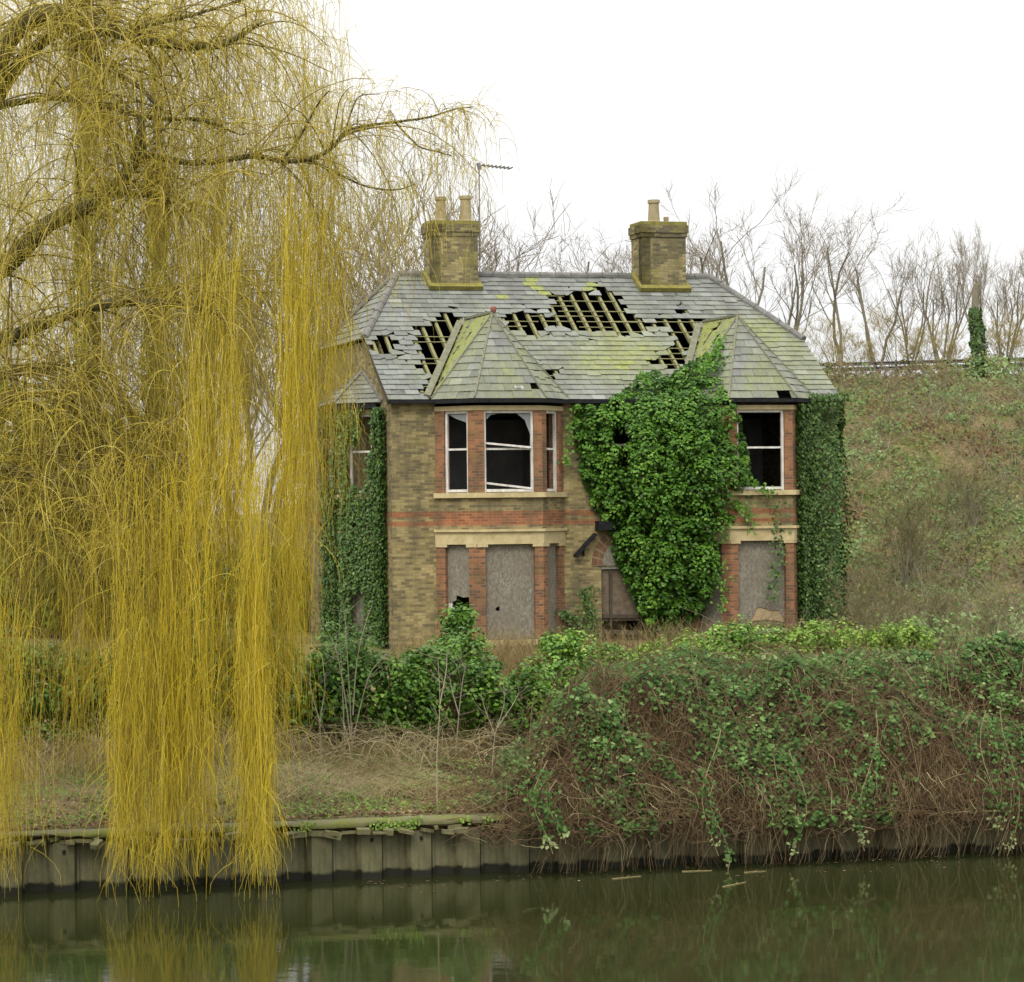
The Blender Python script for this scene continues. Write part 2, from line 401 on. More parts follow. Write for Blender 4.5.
# ---- sash frame helper: bars set in an opening of a facet p0->p1
def sash(p0, p1, s0, s1, z0, z1, name, parent, inset=.10, rails=(.53,), drop=None, bars=.06):
    p0 = np.array(p0, float); p1 = np.array(p1, float); d = nrm(p1 - p0); nin = np.array([-d[1], d[0]])
    def P(s, z, k=0.0): q = p0 + d * s + nin * (inset + k); return (q[0], q[1], z)
    mb = MB(); up = (nin[0], nin[1], 0)
    for s in (s0 + bars / 2, s1 - bars / 2): mb.bar(P(s, z0), P(s, z1), bars, .07, up)
    mb.bar(P(s0 + bars, z1 - .035), P(s1 - bars, z1 - .035), .07, .07, up)
    mb.bar(P(s0 + bars, z0 + .05), P(s1 - bars, z0 + .05), .07, .10, up)
    for r in rails:
        z = z0 + (z1 - z0) * r; mb.bar(P(s0 + bars, z, .03), P(s1 - bars, z, .03), .05, .045, up)
    if drop:
        for (sa, za, sb, zb, th) in drop: mb.bar(P(s0 + bars + sa * (s1 - s0 - 2 * bars), z0 + za * (z1 - z0), -.03), P(s0 + bars + sb * (s1 - s0 - 2 * bars), z0 + zb * (z1 - z0), -.03), .05, th, up)
    return mb.build(name, M['white'], parent)
def sheet(name, p0, p1, outline, parent, mat='chip', inset=.12, t=.02, hole=None):
    """flat board with a ragged outline [(s, z)...] in the plane of a facet; optional ragged hole"""
    p0 = np.array(p0, float); p1 = np.array(p1, float); d = nrm(p1 - p0); nin = np.array([-d[1], d[0]])
    def P(s, z, k): q = p0 + d * s + nin * (inset + k); return (q[0], q[1], z)
    mb = MB()
    if hole is None:
        from mathutils.geometry import tessellate_polygon
        tri = tessellate_polygon([[Vector((s, z, 0)) for s, z in outline]])
        for k in (0, t):
            for f in tri: mb.face([P(*outline[i], k) for i in (f if k else f[::-1])])
    else:
        for k in (0, t):
            n = len(hole)
            for i in range(n):
                j = (i + 1) % n; mb.face([P(*outline[i], k), P(*outline[j], k), P(*hole[j], k), P(*hole[i], k)])
    rings = [outline] + ([hole] if hole else [])
    for r in rings:
        for i in range(len(r)):
            j = (i + 1) % len(r); mb.face([P(*r[i], 0), P(*r[j], 0), P(*r[j], t), P(*r[i], t)])
    return mb.build(name, M[mat], parent)
# ---- bays
def ragged(a, c, n, amp):
    return [(a[0] + (c[0] - a[0]) * k / n + random.uniform(-amp, amp), a[1] + (c[1] - a[1]) * k / n + random.uniform(-amp, amp)) for k in range(n + 1)]
def make_bay(A, B, C, D, style):
    root = empty('bay_window', (0, 0, 0), 0, house)
    A, B, C, D = [np.array(p, float) for p in (A, B, C, D)]
    line = [A, B, C, D]; sl = float(np.linalg.norm(B - A)); fl = float(np.linalg.norm(C - B))
    ea, eb, ec = .27, .24, .22
    if style == 'side': ea = .24
    for z0, z1 in ((-.4, W_BASE), (W_LT, W_S0), (W_HD, WE - .16)):
        mb = MB(); mb.prism(line, z0, z1, T); mb.build('brickwork', M['buffband'] if style != 'near' else M['bandred'], root)
    for z0, z1 in ((W_BASE, W_BT), (W_S1, W_WT)):
        for pl in ([A, along(A, B, ea)], [along(B, A, eb), B, along(B, C, ec)], [along(C, B, ec), C, along(C, D, eb)], [along(D, C, ea), D]):
            mb = MB(); mb.prism(pl, z0, z1, T); mb.build('pier', M['red'], root)
    # stone: base sill, lower lintel with a drip course, upper sill, thin head
    mb = MB(); mb.prism(offset(line, -.07), W_BASE - .14, W_BASE, T + .05); mb.build('sill', M['stone'], root)
    mb = MB(); ol = offset(line, -.03); mb.prism(ol, W_BT + .02, W_LT - .07, T)
    mb.prism(offset(line, -.09), W_LT - .068, W_LT - .002, T + .05)
    # curved shoulders at the ends of each lintel span
    for (a, c, e0, e1) in ((A, B, ea, eb), (B, C, ec, ec), (C, D, eb, ea)):
        a2, c2 = offset([a, c], -.028)
        l = float(np.linalg.norm(c - a))
        mb.prism([along(a2, c2, .002), along(a2, c2, e0 + .06)], W_BT - .05, W_BT + .019, T - .02)
        mb.prism([along(a2, c2, l - e1 - .06), along(a2, c2, l - .002)], W_BT - .05, W_BT + .019, T - .02)
    mb.build('lintel', M['stone'], root)
    mb = MB(); mb.prism(offset(line, -.10), W_S0, W_S1, T + .08); mb.build('sill', M['stone'], root)
    mb = MB(); mb.prism(offset(line, -.02), W_WT, W_HD, T); mb.build('lintel', M['stone'], root)
    ops = ((A, B, ea, sl - eb), (B, C, ec, fl - ec), (C, D, eb, sl - ea))
    for k, (a, c, s0, s1) in enumerate(ops):
        drop = [(0, .60, 1, .545, .07), (0, .115, 1, .045, .09)] if (k == 1 and style == 'near') else None
        f = sash(a, c, s0, s1, W_S1 + .002, W_WT - .002, 'window_frame', root, drop=drop)
        H = W_BT - W_BASE
        if style == 'near' and k == 0:      # bottom corner of the board broken away
            ol = [(s0, W_BASE + .01 + H * .40), *ragged((s0 + .05, W_BASE + H * .40), (s0 + (s1 - s0) * .35, W_BASE + H * .42), 2, .02),
                  *ragged((s0 + (s1 - s0) * .4, W_BASE + H * .47), (s1, W_BASE + H * .44), 4, .025), (s1, W_BT), (s0, W_BT)]
            sheet('board', a, c, ol, root)
            mb = MB(); d = nrm(c - a); nin = np.array([-d[1], d[0]]); q = a + d * (s0 + .05) + nin * .17
            mb.bar((*q, W_BASE), (*q, W_BASE + H * .40), .11, .05, (nin[0], nin[1], 0)); mb.build('window_frame', M['white'], root)
        elif style == 'near' and k == 1:    # small ragged hole
            cx, cz = s0 + (s1 - s0) * .26, W_BASE + H * .33
            hole = [(cx - .055, cz - .05), (cx + .01, cz - .06), (cx + .06, cz - .045), (cx + .05, cz), (cx + .06, cz + .05), (cx + .02, cz + .045), (cx - .03, cz + .03), (cx - .05, cz + .005)]
            mx = (s0 + s1) / 2; mz = (W_BASE + W_BT) / 2
            ol = [(s0, W_BASE), (mx, W_BASE), (s1, W_BASE), (s1, mz), (s1, W_BT), (mx, W_BT), (s0, W_BT), (s0, mz)]
            sheet('board', a, c, ol, root, hole=hole)
        elif style == 'far' and k == 1:     # lower part torn off, bare board and white frame behind
            y0 = W_BASE + H * .27
            ol = [(s0, W_BASE), (s0 + .3, W_BASE), *ragged((s0 + .33, W_BASE + H * .13), (s0 + .5, y0), 3, .03), *ragged((s0 + .55, y0 + .05), (s1 - .12, y0 - .05), 7, .035), (s1 - .03, W_BASE + H * .16), (s1, W_BASE), (s1, W_BT), (s0, W_BT)]
            sheet('board', a, c, ol, root)
            sheet('board', a, c, [(s0 + .25, W_BASE + H * .15), *ragged((s0 + .4, W_BASE + H * .14), (s1 - .25, W_BASE + H * .15), 5, .03), (s1 - .02, W_BASE + H * .12), (s1 - .02, y0 + .2), (s0 + .2, y0 + .2)], root, 'tan', .143)
            sheet('board', a, c, [(s0, W_BASE + .002), (s1, W_BASE + .002), (s1, y0 + .2), (s0, y0 + .2)], root, 'mould', .165)
            mb = MB(); mb.bar((*along(a, c, s0 + .45), W_BASE + .07), (*along(a, c, s1), W_BASE + .07), .10, .12); mb.build('window_frame', M['white'], root)
        else:
            sheet('board', a, c, [(s0, W_BASE), (s1, W_BASE), (s1, W_BT), (s0, W_BT)], root)
    if style == 'near':
        s0, s1 = ec, fl - ec
        for ol in ([(s1 - .06, W_WT - .08), (s1 - .42, W_WT - .08), (s1 - .2, W_WT - .25), (s1 - .06, W_WT - .62)], [(s0 + .1, W_WT - .08), (s0 + .4, W_WT - .08), (s0 + .2, W_WT - .13), (s0 + .1, W_WT - .24)]):
            sheet('glass', B, C, ol, root, 'glass', .12, .004)
        sheet('glass', A, B, [(.33, W_WT - .08), (sl - .26, W_WT - .08), (sl - .26, W_WT - .62), (sl - .34, W_WT - .3), (.55, W_WT - .2)], root, 'glass', .12, .004)
    return root
BAYS = []
for c, st in zip(BAYC, ('near', 'far')):
    pts = [(c - HW_ - PR, 0), (c - HW_, -PR), (c + HW_, -PR), (c + HW_ + PR, 0)]
    BAYS.append((pts, make_bay(*pts, st)))
SV = 1.2
SB = [(0, SV + 2 * PR + 2 * HW_), (-PR, SV + PR + 2 * HW_), (-PR, SV + PR), (0, SV)]
side_bay = make_bay(*SB, 'side')
# ------------------------------------------------------------------ roof
def px_(p): return pix(hw(np.asarray(p, float)))
Z6 = lambda L: [(530 + x * .166, 270 + y * .166) for x, y in L]
HOLES = [
    [(420, 329), (416, 342), (417, 356), (424, 374), (427, 398), (446, 398), (468, 320), (462, 313), (448, 316), (440, 319)],
    [(366, 342), (371, 353), (386, 355), (400, 357), (397, 344), (392, 337), (381, 334)],
    [(496, 313.5), (553, 316), (556, 301), (551, 297), *Z6([(300, 150), (300, 125), (330, 125), (365, 160), (405, 130), (390, 60), (425, 110), (440, 130), (490, 130), (500, 165), (560, 200), (620, 300), (760, 310), (780, 290), (960, 290), (1010, 300), (1030, 330), (1000, 500), (910, 560), (900, 600), (800, 600), (735, 545), (820, 540), (820, 510), (870, 510), (850, 460), (860, 430), (840, 365), (600, 350), (600, 370), (585, 410), (540, 410), (490, 375), (270, 370), (270, 345), (75, 345), (80, 375), (0, 375)]), (512, 333)],
    Z6([(55, 575), (100, 570), (130, 605), (160, 612), (185, 665), (130, 660), (85, 600)]),
    Z6([(865, 188), (895, 190), (915, 222), (885, 225)]),
    Z6([(885, 255), (955, 255), (965, 285), (885, 285)]),
]
LICHEN = [(505, 299, 5), (541, 292.5, 4), (530, 284, 5), (528, 276, 4), (591, 288, 6), (622, 362, 6), (629, 366, 5), (536, 288, 4)]
def mossf(p):
    x, y = px_(p)
    m = .05 + .28 * max(0, float(vnoise(np.array(p), 1.1)))
    if 540 < x < 690 and 320 < y < 396: m += .75 * math.exp(-((x - 618) / 55) ** 2 - ((y - 358) / 26) ** 2)
    if 745 < x < 840 and 320 < y < 392: m += .35
    if 505 < x < 545 and 330 < y < 395: m += .15
    for lx, ly, r in LICHEN:
        if (x - lx) ** 2 + (y - ly) ** 2 < r * r: m = 1.2
    return m
def clip(poly, a, b, c):
    """keep a*x + b*y <= c"""
    out = []
    for i in range(len(poly)):
        p, q = poly[i], poly[(i + 1) % len(poly)]
        dp = a * p[0] + b * p[1] - c; dq = a * q[0] + b * q[1] - c
        if dp <= 0: out.append(p)
        if dp * dq < 0: f = dp / (dp - dq); out.append((p[0] + (q[0] - p[0]) * f, p[1] + (q[1] - p[1]) * f))
    return out
class Slates:
    def __init__(s): s.v = []; s.f = []; s.var = []; s.moss = []
    def plane(s, poly, expo=.24, wid=.37, holes=(), moss=mossf, skip=0.0, slip=.03, tone=0.0):
        """cover a planar convex polygon (house coordinates, first edge = eaves) with lapped slates"""
        P = np.array(poly, float); e = nrm(P[1] - P[0]); n = nrm(np.cross(P[1] - P[0], P[2] - P[0]))
        if n[2] < 0: n = -n
        up = np.cross(n, e)
        if up[2] < 0: up = -up
        q = [(float((p - P[0]) @ e), float((p - P[0]) @ up)) for p in P]
        cx = sum(a for a, _ in q) / len(q); cy = sum(b for _, b in q) / len(q)
        half = []
        for i in range(len(q)):
            (x1, y1), (x2, y2) = q[i], q[(i + 1) % len(q)]; a, b_ = y2 - y1, x1 - x2; c = a * x1 + b_ * y1
            if a * cx + b_ * cy > c: a, b_, c = -a, -b_, -c
            half.append((a, b_, c))
        xs = [a for a, _ in q]; ys = [b for _, b in q]
        rows = int((max(ys) - min(ys)) / expo) + 1
        run = random.random()
        for r in range(rows):
            y0 = min(ys) + r * expo; x = min(xs) - random.random() * .05 - (wid / 2 if r % 2 else 0)
            while x < max(xs):
                w = wid * random.uniform(.97, 1.0); gap = .006
                a, b_ = x + gap / 2, x + w - gap / 2; sl = 0; x += w
                if random.random() < slip: sl = -random.uniform(.02, .09)
                rot = random.gauss(0, .006) + (random.gauss(0, .05) if random.random() < slip else 0)
                mx, my = (a + b_) / 2, y0 + expo / 2
                c3 = P[0] + e * mx + up * my
                if skip and random.random() < skip: continue
                if holes:
                    hx, hy = px_(c3 - up * .02); hx += random.gauss(0, 1.5); hy += random.gauss(0, 1.5)
                    if any(inpoly(np.array([hx]), np.array([hy]), h)[0] for h in holes): continue
                lap = .06
                pl = [(a, y0 + sl), (b_, y0 + sl), (b_, y0 + expo + lap + sl), (a, y0 + expo + lap + sl)]
                near = holes and any(edgedist(np.array([hx]), np.array([hy]), h)[0] < 7 for h in holes)
                if near and random.random() < .8:      # broken corner at a hole's edge
                    k = random.randrange(4); p = pl[k]; o, z = pl[k - 1], pl[(k + 1) % 4]; f, g = random.uniform(.2, .8), random.uniform(.2, .8); rot += random.gauss(0, .07); sl -= random.random() ** 3 * .12
                    pl = pl[:k] + [(p[0] + (o[0] - p[0]) * f, p[1] + (o[1] - p[1]) * f), (p[0] + (z[0] - p[0]) * g, p[1] + (z[1] - p[1]) * g)] + pl[k + 1:]
                cr, sr = math.cos(rot), math.sin(rot)
                pl = [(mx + (p[0] - mx) * cr - (p[1] - my) * sr, my + (p[0] - mx) * sr + (p[1] - my) * cr) for p in pl]
                for h in half:
                    pl = clip(pl, *h)
                    if len(pl) < 3: break
                if len(pl) < 3: continue
                ar = .5 * abs(sum(pl[i][0] * pl[(i + 1) % len(pl)][1] - pl[(i + 1) % len(pl)][0] * pl[i][1] for i in range(len(pl))))
                if ar < .002: continue
                lift = random.uniform(0, .012)
                top = [P[0] + e * p[0] + up * p[1] + n * (.026 + lift * .8 - .021 * (p[1] - y0) / expo) for p in pl]
                bot = [t - n * .014 for t in top]
                i0 = len(s.v); k = len(pl); s.v += [tuple(t) for t in top] + [tuple(t) for t in bot]
                s.f.append(tuple(range(i0, i0 + k))); s.f.append(tuple(range(i0 + 2 * k - 1, i0 + k - 1, -1)))
                for i in range(k): j = (i + 1) % k; s.f.append((i0 + i, i0 + k + i, i0 + k + j, i0 + j))
                vv = min(1, max(0, random.gauss(.5 + tone, .17))); mm = moss(c3) if moss else 0
                if random.random() < .03: vv = random.choice([.05, .95])
                s.var += [vv] * (2 * k); s.moss += [mm] * (2 * k)
    def build(s, name, parent):
        me = bpy.data.meshes.new(name); me.from_pydata(s.v, [], s.f); me.materials.append(M['slate'])
        for nm, d in (('var', s.var), ('moss', s.moss)):
            a = me.attributes.new(nm, 'FLOAT', 'POINT'); a.data.foreach_set('value', np.array(d, np.float32))
        me.update(); return link(name, me, parent)
RI = 1.5; GO = .12                                     # ridge starts RI in from each gable
LO, HI = -GO, LEN + GO
def slope(v): return WE + (v - EV) / (DH - EV) * (WR - WE)
S = Slates()
rid = [(RI, DH, WR), (LEN - RI, DH, WR)]
front = [(LO, EV, WE), (HI, EV, WE), (HI, vb, wb), rid[1], rid[0], (LO, vb, wb)]
S.plane(front, holes=HOLES)
back = [(HI, DEP - EV, WE), (LO, DEP - EV, WE), (LO, DEP - vb, wb), rid[0], rid[1], (HI, DEP - vb, wb)]
for uu, r in ((LO, rid[0]), (HI, rid[1])):
    S.plane([(uu, vb, wb), (uu, DEP - vb, wb), r], moss=lambda p: .2)
roof = S.build('roof', house)
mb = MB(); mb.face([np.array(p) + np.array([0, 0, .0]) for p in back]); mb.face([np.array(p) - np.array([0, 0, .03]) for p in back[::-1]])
mb.build('roof', M['loft_shade'], house)
# rafters and battens of the front slope
nf = nrm(np.array([0, -(WR - WE), DH - EV]))
def fr(u, v, d): return np.array([u, v, slope(v)]) + nf * d
k = 0; u = .1
RAFT = .385
while u < LEN:
    vt = DH - .05 if RI < u < LEN - RI else vb + (DH - vb) * max(0, min(u, LEN - u)) / RI - .05
    mb = MB(); mb.bar(fr(u, EV + .12, -.075), fr(u + random.gauss(0, .015), vt, -.075), .075, .10, nf); mb.build('rafter', M['timber'], roof); u += RAFT
for i in range(1, 24):
    v = EV + .1 + i * .218 * (DH - EV) / 5.1; 
    if v > DH - .15: break
    lim = 0 if v < vb else (v - vb) / (DH - vb) * RI
    mb = MB(); a = max(0, lim) + .05
    for c0, c1 in ((.2, 2.7), (2.9, 4.6), (4.5, 6.0), (5.7, 7.4), (7.3, 9.6)):
        c0 = max(a, c0 + random.gauss(0, .4)); c1 += random.gauss(0, .5)
        if random.random() > .52 or c1 - c0 < .5: continue
        mb = MB(); mb.bar(fr(c0, v + random.gauss(0, .015), -.012), fr(c1, v + random.gauss(0, .015), -.012), .026, .016, nf); mb.build('batten', M['timber'], roof)
# ridge and half-hip cappings, each run of tiles slightly uneven
mb = MB()
def capping(a, b, r=.11, L=.45):
    a = np.array(a, float); b = np.array(b, float); l = np.linalg.norm(b - a); n = max(1, int(l / L)); d = (b - a) / l
    x = nrm(np.cross(d, (0, 0, 1))); y = np.cross(x, d)
    for i in range(n):
        p = a + d * (l * i / n) + y * random.uniform(-.01, .015); q = a + d * (l * (i + 1) / n - .012) + y * random.uniform(-.01, .015)
        ang = np.linspace(-1.9, 1.9, 7); 
        r0 = [p + r * (x * math.sin(t) + y * math.cos(t)) for t in ang]; r1 = [q + (r - .008) * (x * math.sin(t) + y * math.cos(t)) for t in ang]
        for j in range(6): mb.face([r0[j], r0[j + 1], r1[j + 1], r1[j]])
        mb.face(r0[::-1]); mb.face(r1)
capping(np.array(rid[0]) + [0, 0, .0], np.array(rid[1]) + [0, 0, .0])
for uu, r in ((LO, rid[0]), (HI, rid[1])):
    capping((uu, vb, wb + .02), r); capping((uu, DEP - vb, wb), r)
for f in mb.f: pass
o = mb.build('ridge_capping', M['lead'], roof)
# ---- bay roofs
def bay_roof(pts, T3, R3, name_near):
    br = Slates(); A, B, C, D = offset(pts, -.16)
    A = np.array([pts[0][0] - .12, -.14]); D = np.array([pts[3][0] + .12, -.14])
    a, b, c, d = [np.array([*p, WE]) for p in (A, B, C, D)]
    mo = (lambda p: .30 + .4 * float(vnoise(np.array(p), .5)))
    br.plane([a, b, T3], wid=.36, moss=lambda p: .42 + .3 * float(vnoise(np.array(p), .6)), slip=.02); br.plane([b, c, T3], wid=.36, moss=mo, slip=.05, skip=.008); br.plane([c, d, T3], wid=.3, moss=mo, slip=.02)
    va = np.array([A[0] + .02, EV + .12, slope(EV + .12) + .03]); vd = np.array([D[0] - .02, EV + .12, slope(EV + .12) + .03])
    br.plane([a, T3, R3], wid=.3, expo=.24, moss=lambda p: 1.15 + .5 * float(vnoise(np.array(p), .3)), slip=.6, skip=.12)
    br.plane([T3, d, R3], wid=.36, moss=mo)
    o = br.build('bay_roof', house)
    mb = MB()
    for p in (a, b, c, d): mb.bar(p + [0, 0, .045], np.array(T3) + [0, 0, .035], .05, .045)
    mb.bar(np.array(T3) + [0, 0, .05], np.array(R3) + [0, 0, .06], .10, .06)
    mb.build('hip_roll', M['hip'], o)
    for p in (va, vd):
        mb = MB(); R = np.array(R3, float); mb.bar(p + [-.12, 0, -.02], R + [-.2, -.1, -.05], .17, .12, nf)
        mb.build('valley_board', M['hip'], o)
    return o
for i, (pts, apex, rx) in enumerate(((BAYS[0][0], (492.5, 314), 463), (BAYS[1][0], (737.5, 317), 704))):
    c = BAYC[i]; vT = .55; wT = float(onv(*apex, vT)[1]); uT = float(onv(*apex, vT)[0])
    vR = EV + (wT - WE) / (WR - WE) * (DH - EV)
    r = bay_roof(pts, (uT, vT, wT), (uT, vR, wT), i == 0)
    print('bay apex', uT, c, wT, vR, px_((uT, vR, wT)))
    if i == 0:
        mb = MB(); mb.cyl((uT + .03, vT, wT + .02), [(.04, 0), (.07, .05), (.085, .11), (.07, .16), (.03, .18)], 9); mb.build('finial', M['terracotta'], r, True)
# side bay's leaning roof
br = Slates(); A, B, C, D = [np.array([*p, WE - .02]) for p in offset(SB, -.2)]
A[1] += .15; D[1] -= .15; A[0] = D[0] = -.0
Ts = np.array([-.02, (A[1] + D[1]) / 2, hz(368, 372, 2.9)])
for f in ((A, B, Ts), (B, C, Ts), (C, D, Ts)): br.plane(f, wid=.34, moss=lambda p: .15)
o = br.build('bay_roof', house); print('side apex', px_(Ts), Ts)
mb = MB()
for p in (A, B, C, D): mb.bar(p + [0, 0, .05], Ts + [0, 0, .03], .08, .05)
mb.build('hip_roll', M['lead'], o)
# ---- eaves boards and gutters
mb = MB()
segs = [(-GO, BAYS[0][0][0][0] - .05), (BAYS[0][0][3][0] + .05, BAYS[1][0][0][0] - .05), (BAYS[1][0][3][0] + .05, LEN + GO)]
for a, c in segs: mb = MB(); mb.prism([(a, EV - .03), (c, EV - .03)], WE - .085, WE + .005, .18); mb.build('gutter', M['black'], house)
for pts, _ in BAYS: mb = MB(); mb.prism(offset(pts, -.2), WE - .095, WE - .003, .19); mb.build('gutter', M['black'], house)
mb = MB(); mb.prism(offset(SB, -.2), WE - .15, WE - .03, .19); mb.build('gutter', M['black'], house)
# verge boards
for uu in (LO + .02, HI - .02):
    mb = MB(); mb.bar((uu, EV + .05, WE - .06), (uu, vb, wb - .08), .04, .12); mb.build('verge_board', M['dark_timber'], house)
# ---- chimneys
def chimney(x0, x1, ytop, ybase, ycap, pots, stack_v=4.35, label=None):
    u0, u1 = hu(x0, stack_v), hu(x1, stack_v); zt = hz((x0 + x1) / 2, ytop, stack_v); zb = hz((x0 + x1) / 2, ybase, stack_v) - .6
    zc = hz((x0 + x1) / 2, ycap, stack_v); dp = .85
    mb = MB(); c = [(u0, stack_v), (u1, stack_v), (u1, stack_v + dp), (u0, stack_v + dp), (u0, stack_v)]
    mb.prism(c, zb, zc, .25); ch = mb.build('chimney', M['stack'], house)
    mb = MB(); e = .035; box = [(u0 - e, stack_v - e), (u1 + e, stack_v - e), (u1 + e, stack_v + dp + e), (u0 - e, stack_v + dp + e), (u0 - e, stack_v - e)]
    h = zt - zc; mb.prism(box, zc + .001, zc + h * .3, .4); e = .065
    box = [(u0 - e, stack_v - e), (u1 + e, stack_v - e), (u1 + e, stack_v + dp + e), (u0 - e, stack_v + dp + e), (u0 - e, stack_v - e)]
    mb.prism(box, zc + h * .3 + .001, zc + h * .85, .45); mb.build('chimney_cap', M['stack'], ch)
    mb = MB(); mb.box(u0 - .03, u1 + .03, stack_v - .03, stack_v + dp + .03, zc + h * .85 + .001, zt + .04); mb.build('flaunching', M['mossy'], ch)
    for px0, px1, py in pots:
        uc = (hu(px0, stack_v + .42) + hu(px1, stack_v + .42)) / 2; r = (hu(px1, stack_v + .42) - hu(px0, stack_v + .42)) / 2; H = hz(px0, py, stack_v + .42) - zt
        mb = MB(); mb.cyl((uc, stack_v + .42, zt), [(r * 1.1, 0), (r * 1.1, .08), (r * .98, .1), (r * .82, H - .1), (r * 1.0, H - .09), (r * 1.0, H), (r * .75, H), (r * .7, H - .3)], 14, cap=False); mb.build('chimney_pot', M['pot'], ch, True)
    zf_ = slope(stack_v)
    mb = MB(); mb.bar((u0 - .1, stack_v - .05, zf_ + .08), (u1 + .1, stack_v - .05, zf_ + .08), .18, .12, nf)
    for uu in (u0 - .05, u1 + .05): mb.bar((uu, stack_v - .05, zf_ + .07), (uu, DH, WR + .08), .12, .10, nf)
    mb.build('flashing', M['mossy'], ch)
    return u0, u1, zt
c1 = chimney(434, 480, 222, 281, 236, [(437.5, 449, 197), (462, 474, 196)])
c2 = chimney(644, 688, 223, 283, 237, [(650.5, 662, 200), (666, 671, 217)])
# ---- door, arch and old porch brackets
dr = empty('door', (0, 0, 0), 0, house)
mb = MB(); mb.box(door[0] + .02, door[1] - .02, .14, .18, .62, d_top - .09); mb.build('door_panel', simple('brown_old_door', (.10, .075, .05), (.19, .15, .11), 6, .85, .2), dr)
mb = MB(); mb.bar((door[0] + .28, .11, .5), (door[0] + .28, .11, d_top - .1), .06, .05, (0, 1, 0)); mb.bar((door[0] + .02, .10, .75), (door[1] - .02, .10, .72), .1, .05, (0, 1, 0)); mb.bar((door[0] + .02, .10, .35), (door[1] - .3, .10, .3), .12, .05, (0, 1, 0)); mb.build('plank', M['dark_timber'], dr)
mb = MB(); mb.box(door[0] + .01, door[0] + .55, .08, .15, d_top - .075, d_top + .03); mb.build('transom', M['white'], dr)
ca = ((door[0] + door[1]) / 2, d_top + .02); ra = (door[1] - door[0]) / 2
mb = MB(); ths = np.linspace(math.pi, 0, 15)
for t0, t1 in zip(ths, ths[1:]):
    def q(r, t, y): return (ca[0] + r * math.cos(t), y, ca[1] + r * math.sin(t) * 1.05)
    i0, i1, o0, o1 = (ra, t0), (ra, t1), (ra + .26, t0), (ra + .26, t1)
    uv = [(0, 0), (0, .075), (.26, .075), (.26, 0)]
    mb.face([q(*i0, -.03), q(*i1, -.03), q(*o1, -.03), q(*o0, -.03)], uv); mb.face([q(*o0, -.03), q(*o1, -.03), q(*o1, 0), q(*o0, 0)], uv); mb.face([q(*i1, -.03), q(*i0, -.03), q(*i0, 0), q(*i1, 0)], uv)
mb.build('door_arch', M['red'], house)
mb = MB(); mb.face([(ca[0] + ra * math.cos(t), -.012, ca[1] + ra * 1.05 * math.sin(t)) for t in ths[::-1]] ); mb.build('fanlight_board', M['chip'], dr)
mb = MB(); p0 = onv(574, 556); p1 = onv(594, 534)
mb.bar((float(p0[0]), -.1, float(p0[1])), (float(p1[0]), -.1, float(p1[1])), .07, .2, (0, 1, 0)); mb.box(hu(594), hu(607), -.35, -.02, hz(600, 530), hz(600, 521))
mb.bar((hu(582), -.04, hz(582, 556)), (hu(582), -.04, hz(582, 544)), .04, .06, (0, 1, 0)); mb.build('porch_bracket', M['black'], house)
# window between the bays, mostly behind the ivy: red reveals and dark sash
mb = MB(); mb.prism([(upw[0] - .24, -.02), (upw[0] - .002, -.02)], upz[0], upz[1], .3); mb.build('pier', M['red'], house)
sash((0, 0), (LEN, 0), upw[0], upw[1], upz[0], upz[1], 'window_frame', house)
# ---- TV aerial strapped to the first stack
ae = empty('tv_aerial', tuple(hw(np.array([hu(482, 4.8), 4.8, c1[2] - 1.0]))), HA)
tag(ae, 'thin television aerial on a tall mast beside the two-pot chimney', 'aerial')
zt = hz(482, 165, 4.8) - (c1[2] - 1.0)
mb = MB(); mb.bar((0, 0, 0), (0, 0, zt), .032); mb.build('mast', M['metal'], ae)
bl = hu(513, 4.8) - hu(482, 4.8)
mb = MB(); mb.bar((-.05, 0, zt), (bl, -.1, zt - .09), .028); mb.build('boom', M['metal'], ae)
for i in range(8):
    f = .1 + .125 * i; x = bl * f
    mb = MB(); mb.bar((x, -.1 * f - .22, zt - .09 * f), (x, -.1 * f + .22, zt - .09 * f), .03); mb.build('element', M['metal'], ae)
mb = MB(); mb.bar((-.02, 0, zt + .06), (.02, 0, zt - .14), .09); mb.build('junction_box', M['metal'], ae)
# a scrap of white plastic caught on the bay roof
V, Fq = [], []
p = hw(np.array([hu(518.5, -.75, 392), -.78, hz(518.5, 393, -.78)]))
mb = MB()
for i in range(5):
    for j in range(3): pass
g = [[(x * .055, math.sin(x * 1.7 + z) * .03 - .02 - z * .02, z * .06 + .02 * math.sin(x * 2.1)) for x in range(-2, 3)] for z in range(0, 4)]
for a in range(3):
    for c in range(4): mb.face([g[a][c], g[a][c + 1], g[a + 1][c + 1], g[a + 1][c]])
o = mb.build('plastic_scrap', simple('white_plastic', (.7, .7, .7), (.8, .8, .8)), None, True); o.location = p
tag(o, 'crumpled white scrap lying low on the slates of the bay roof near the willow', 'scrap')
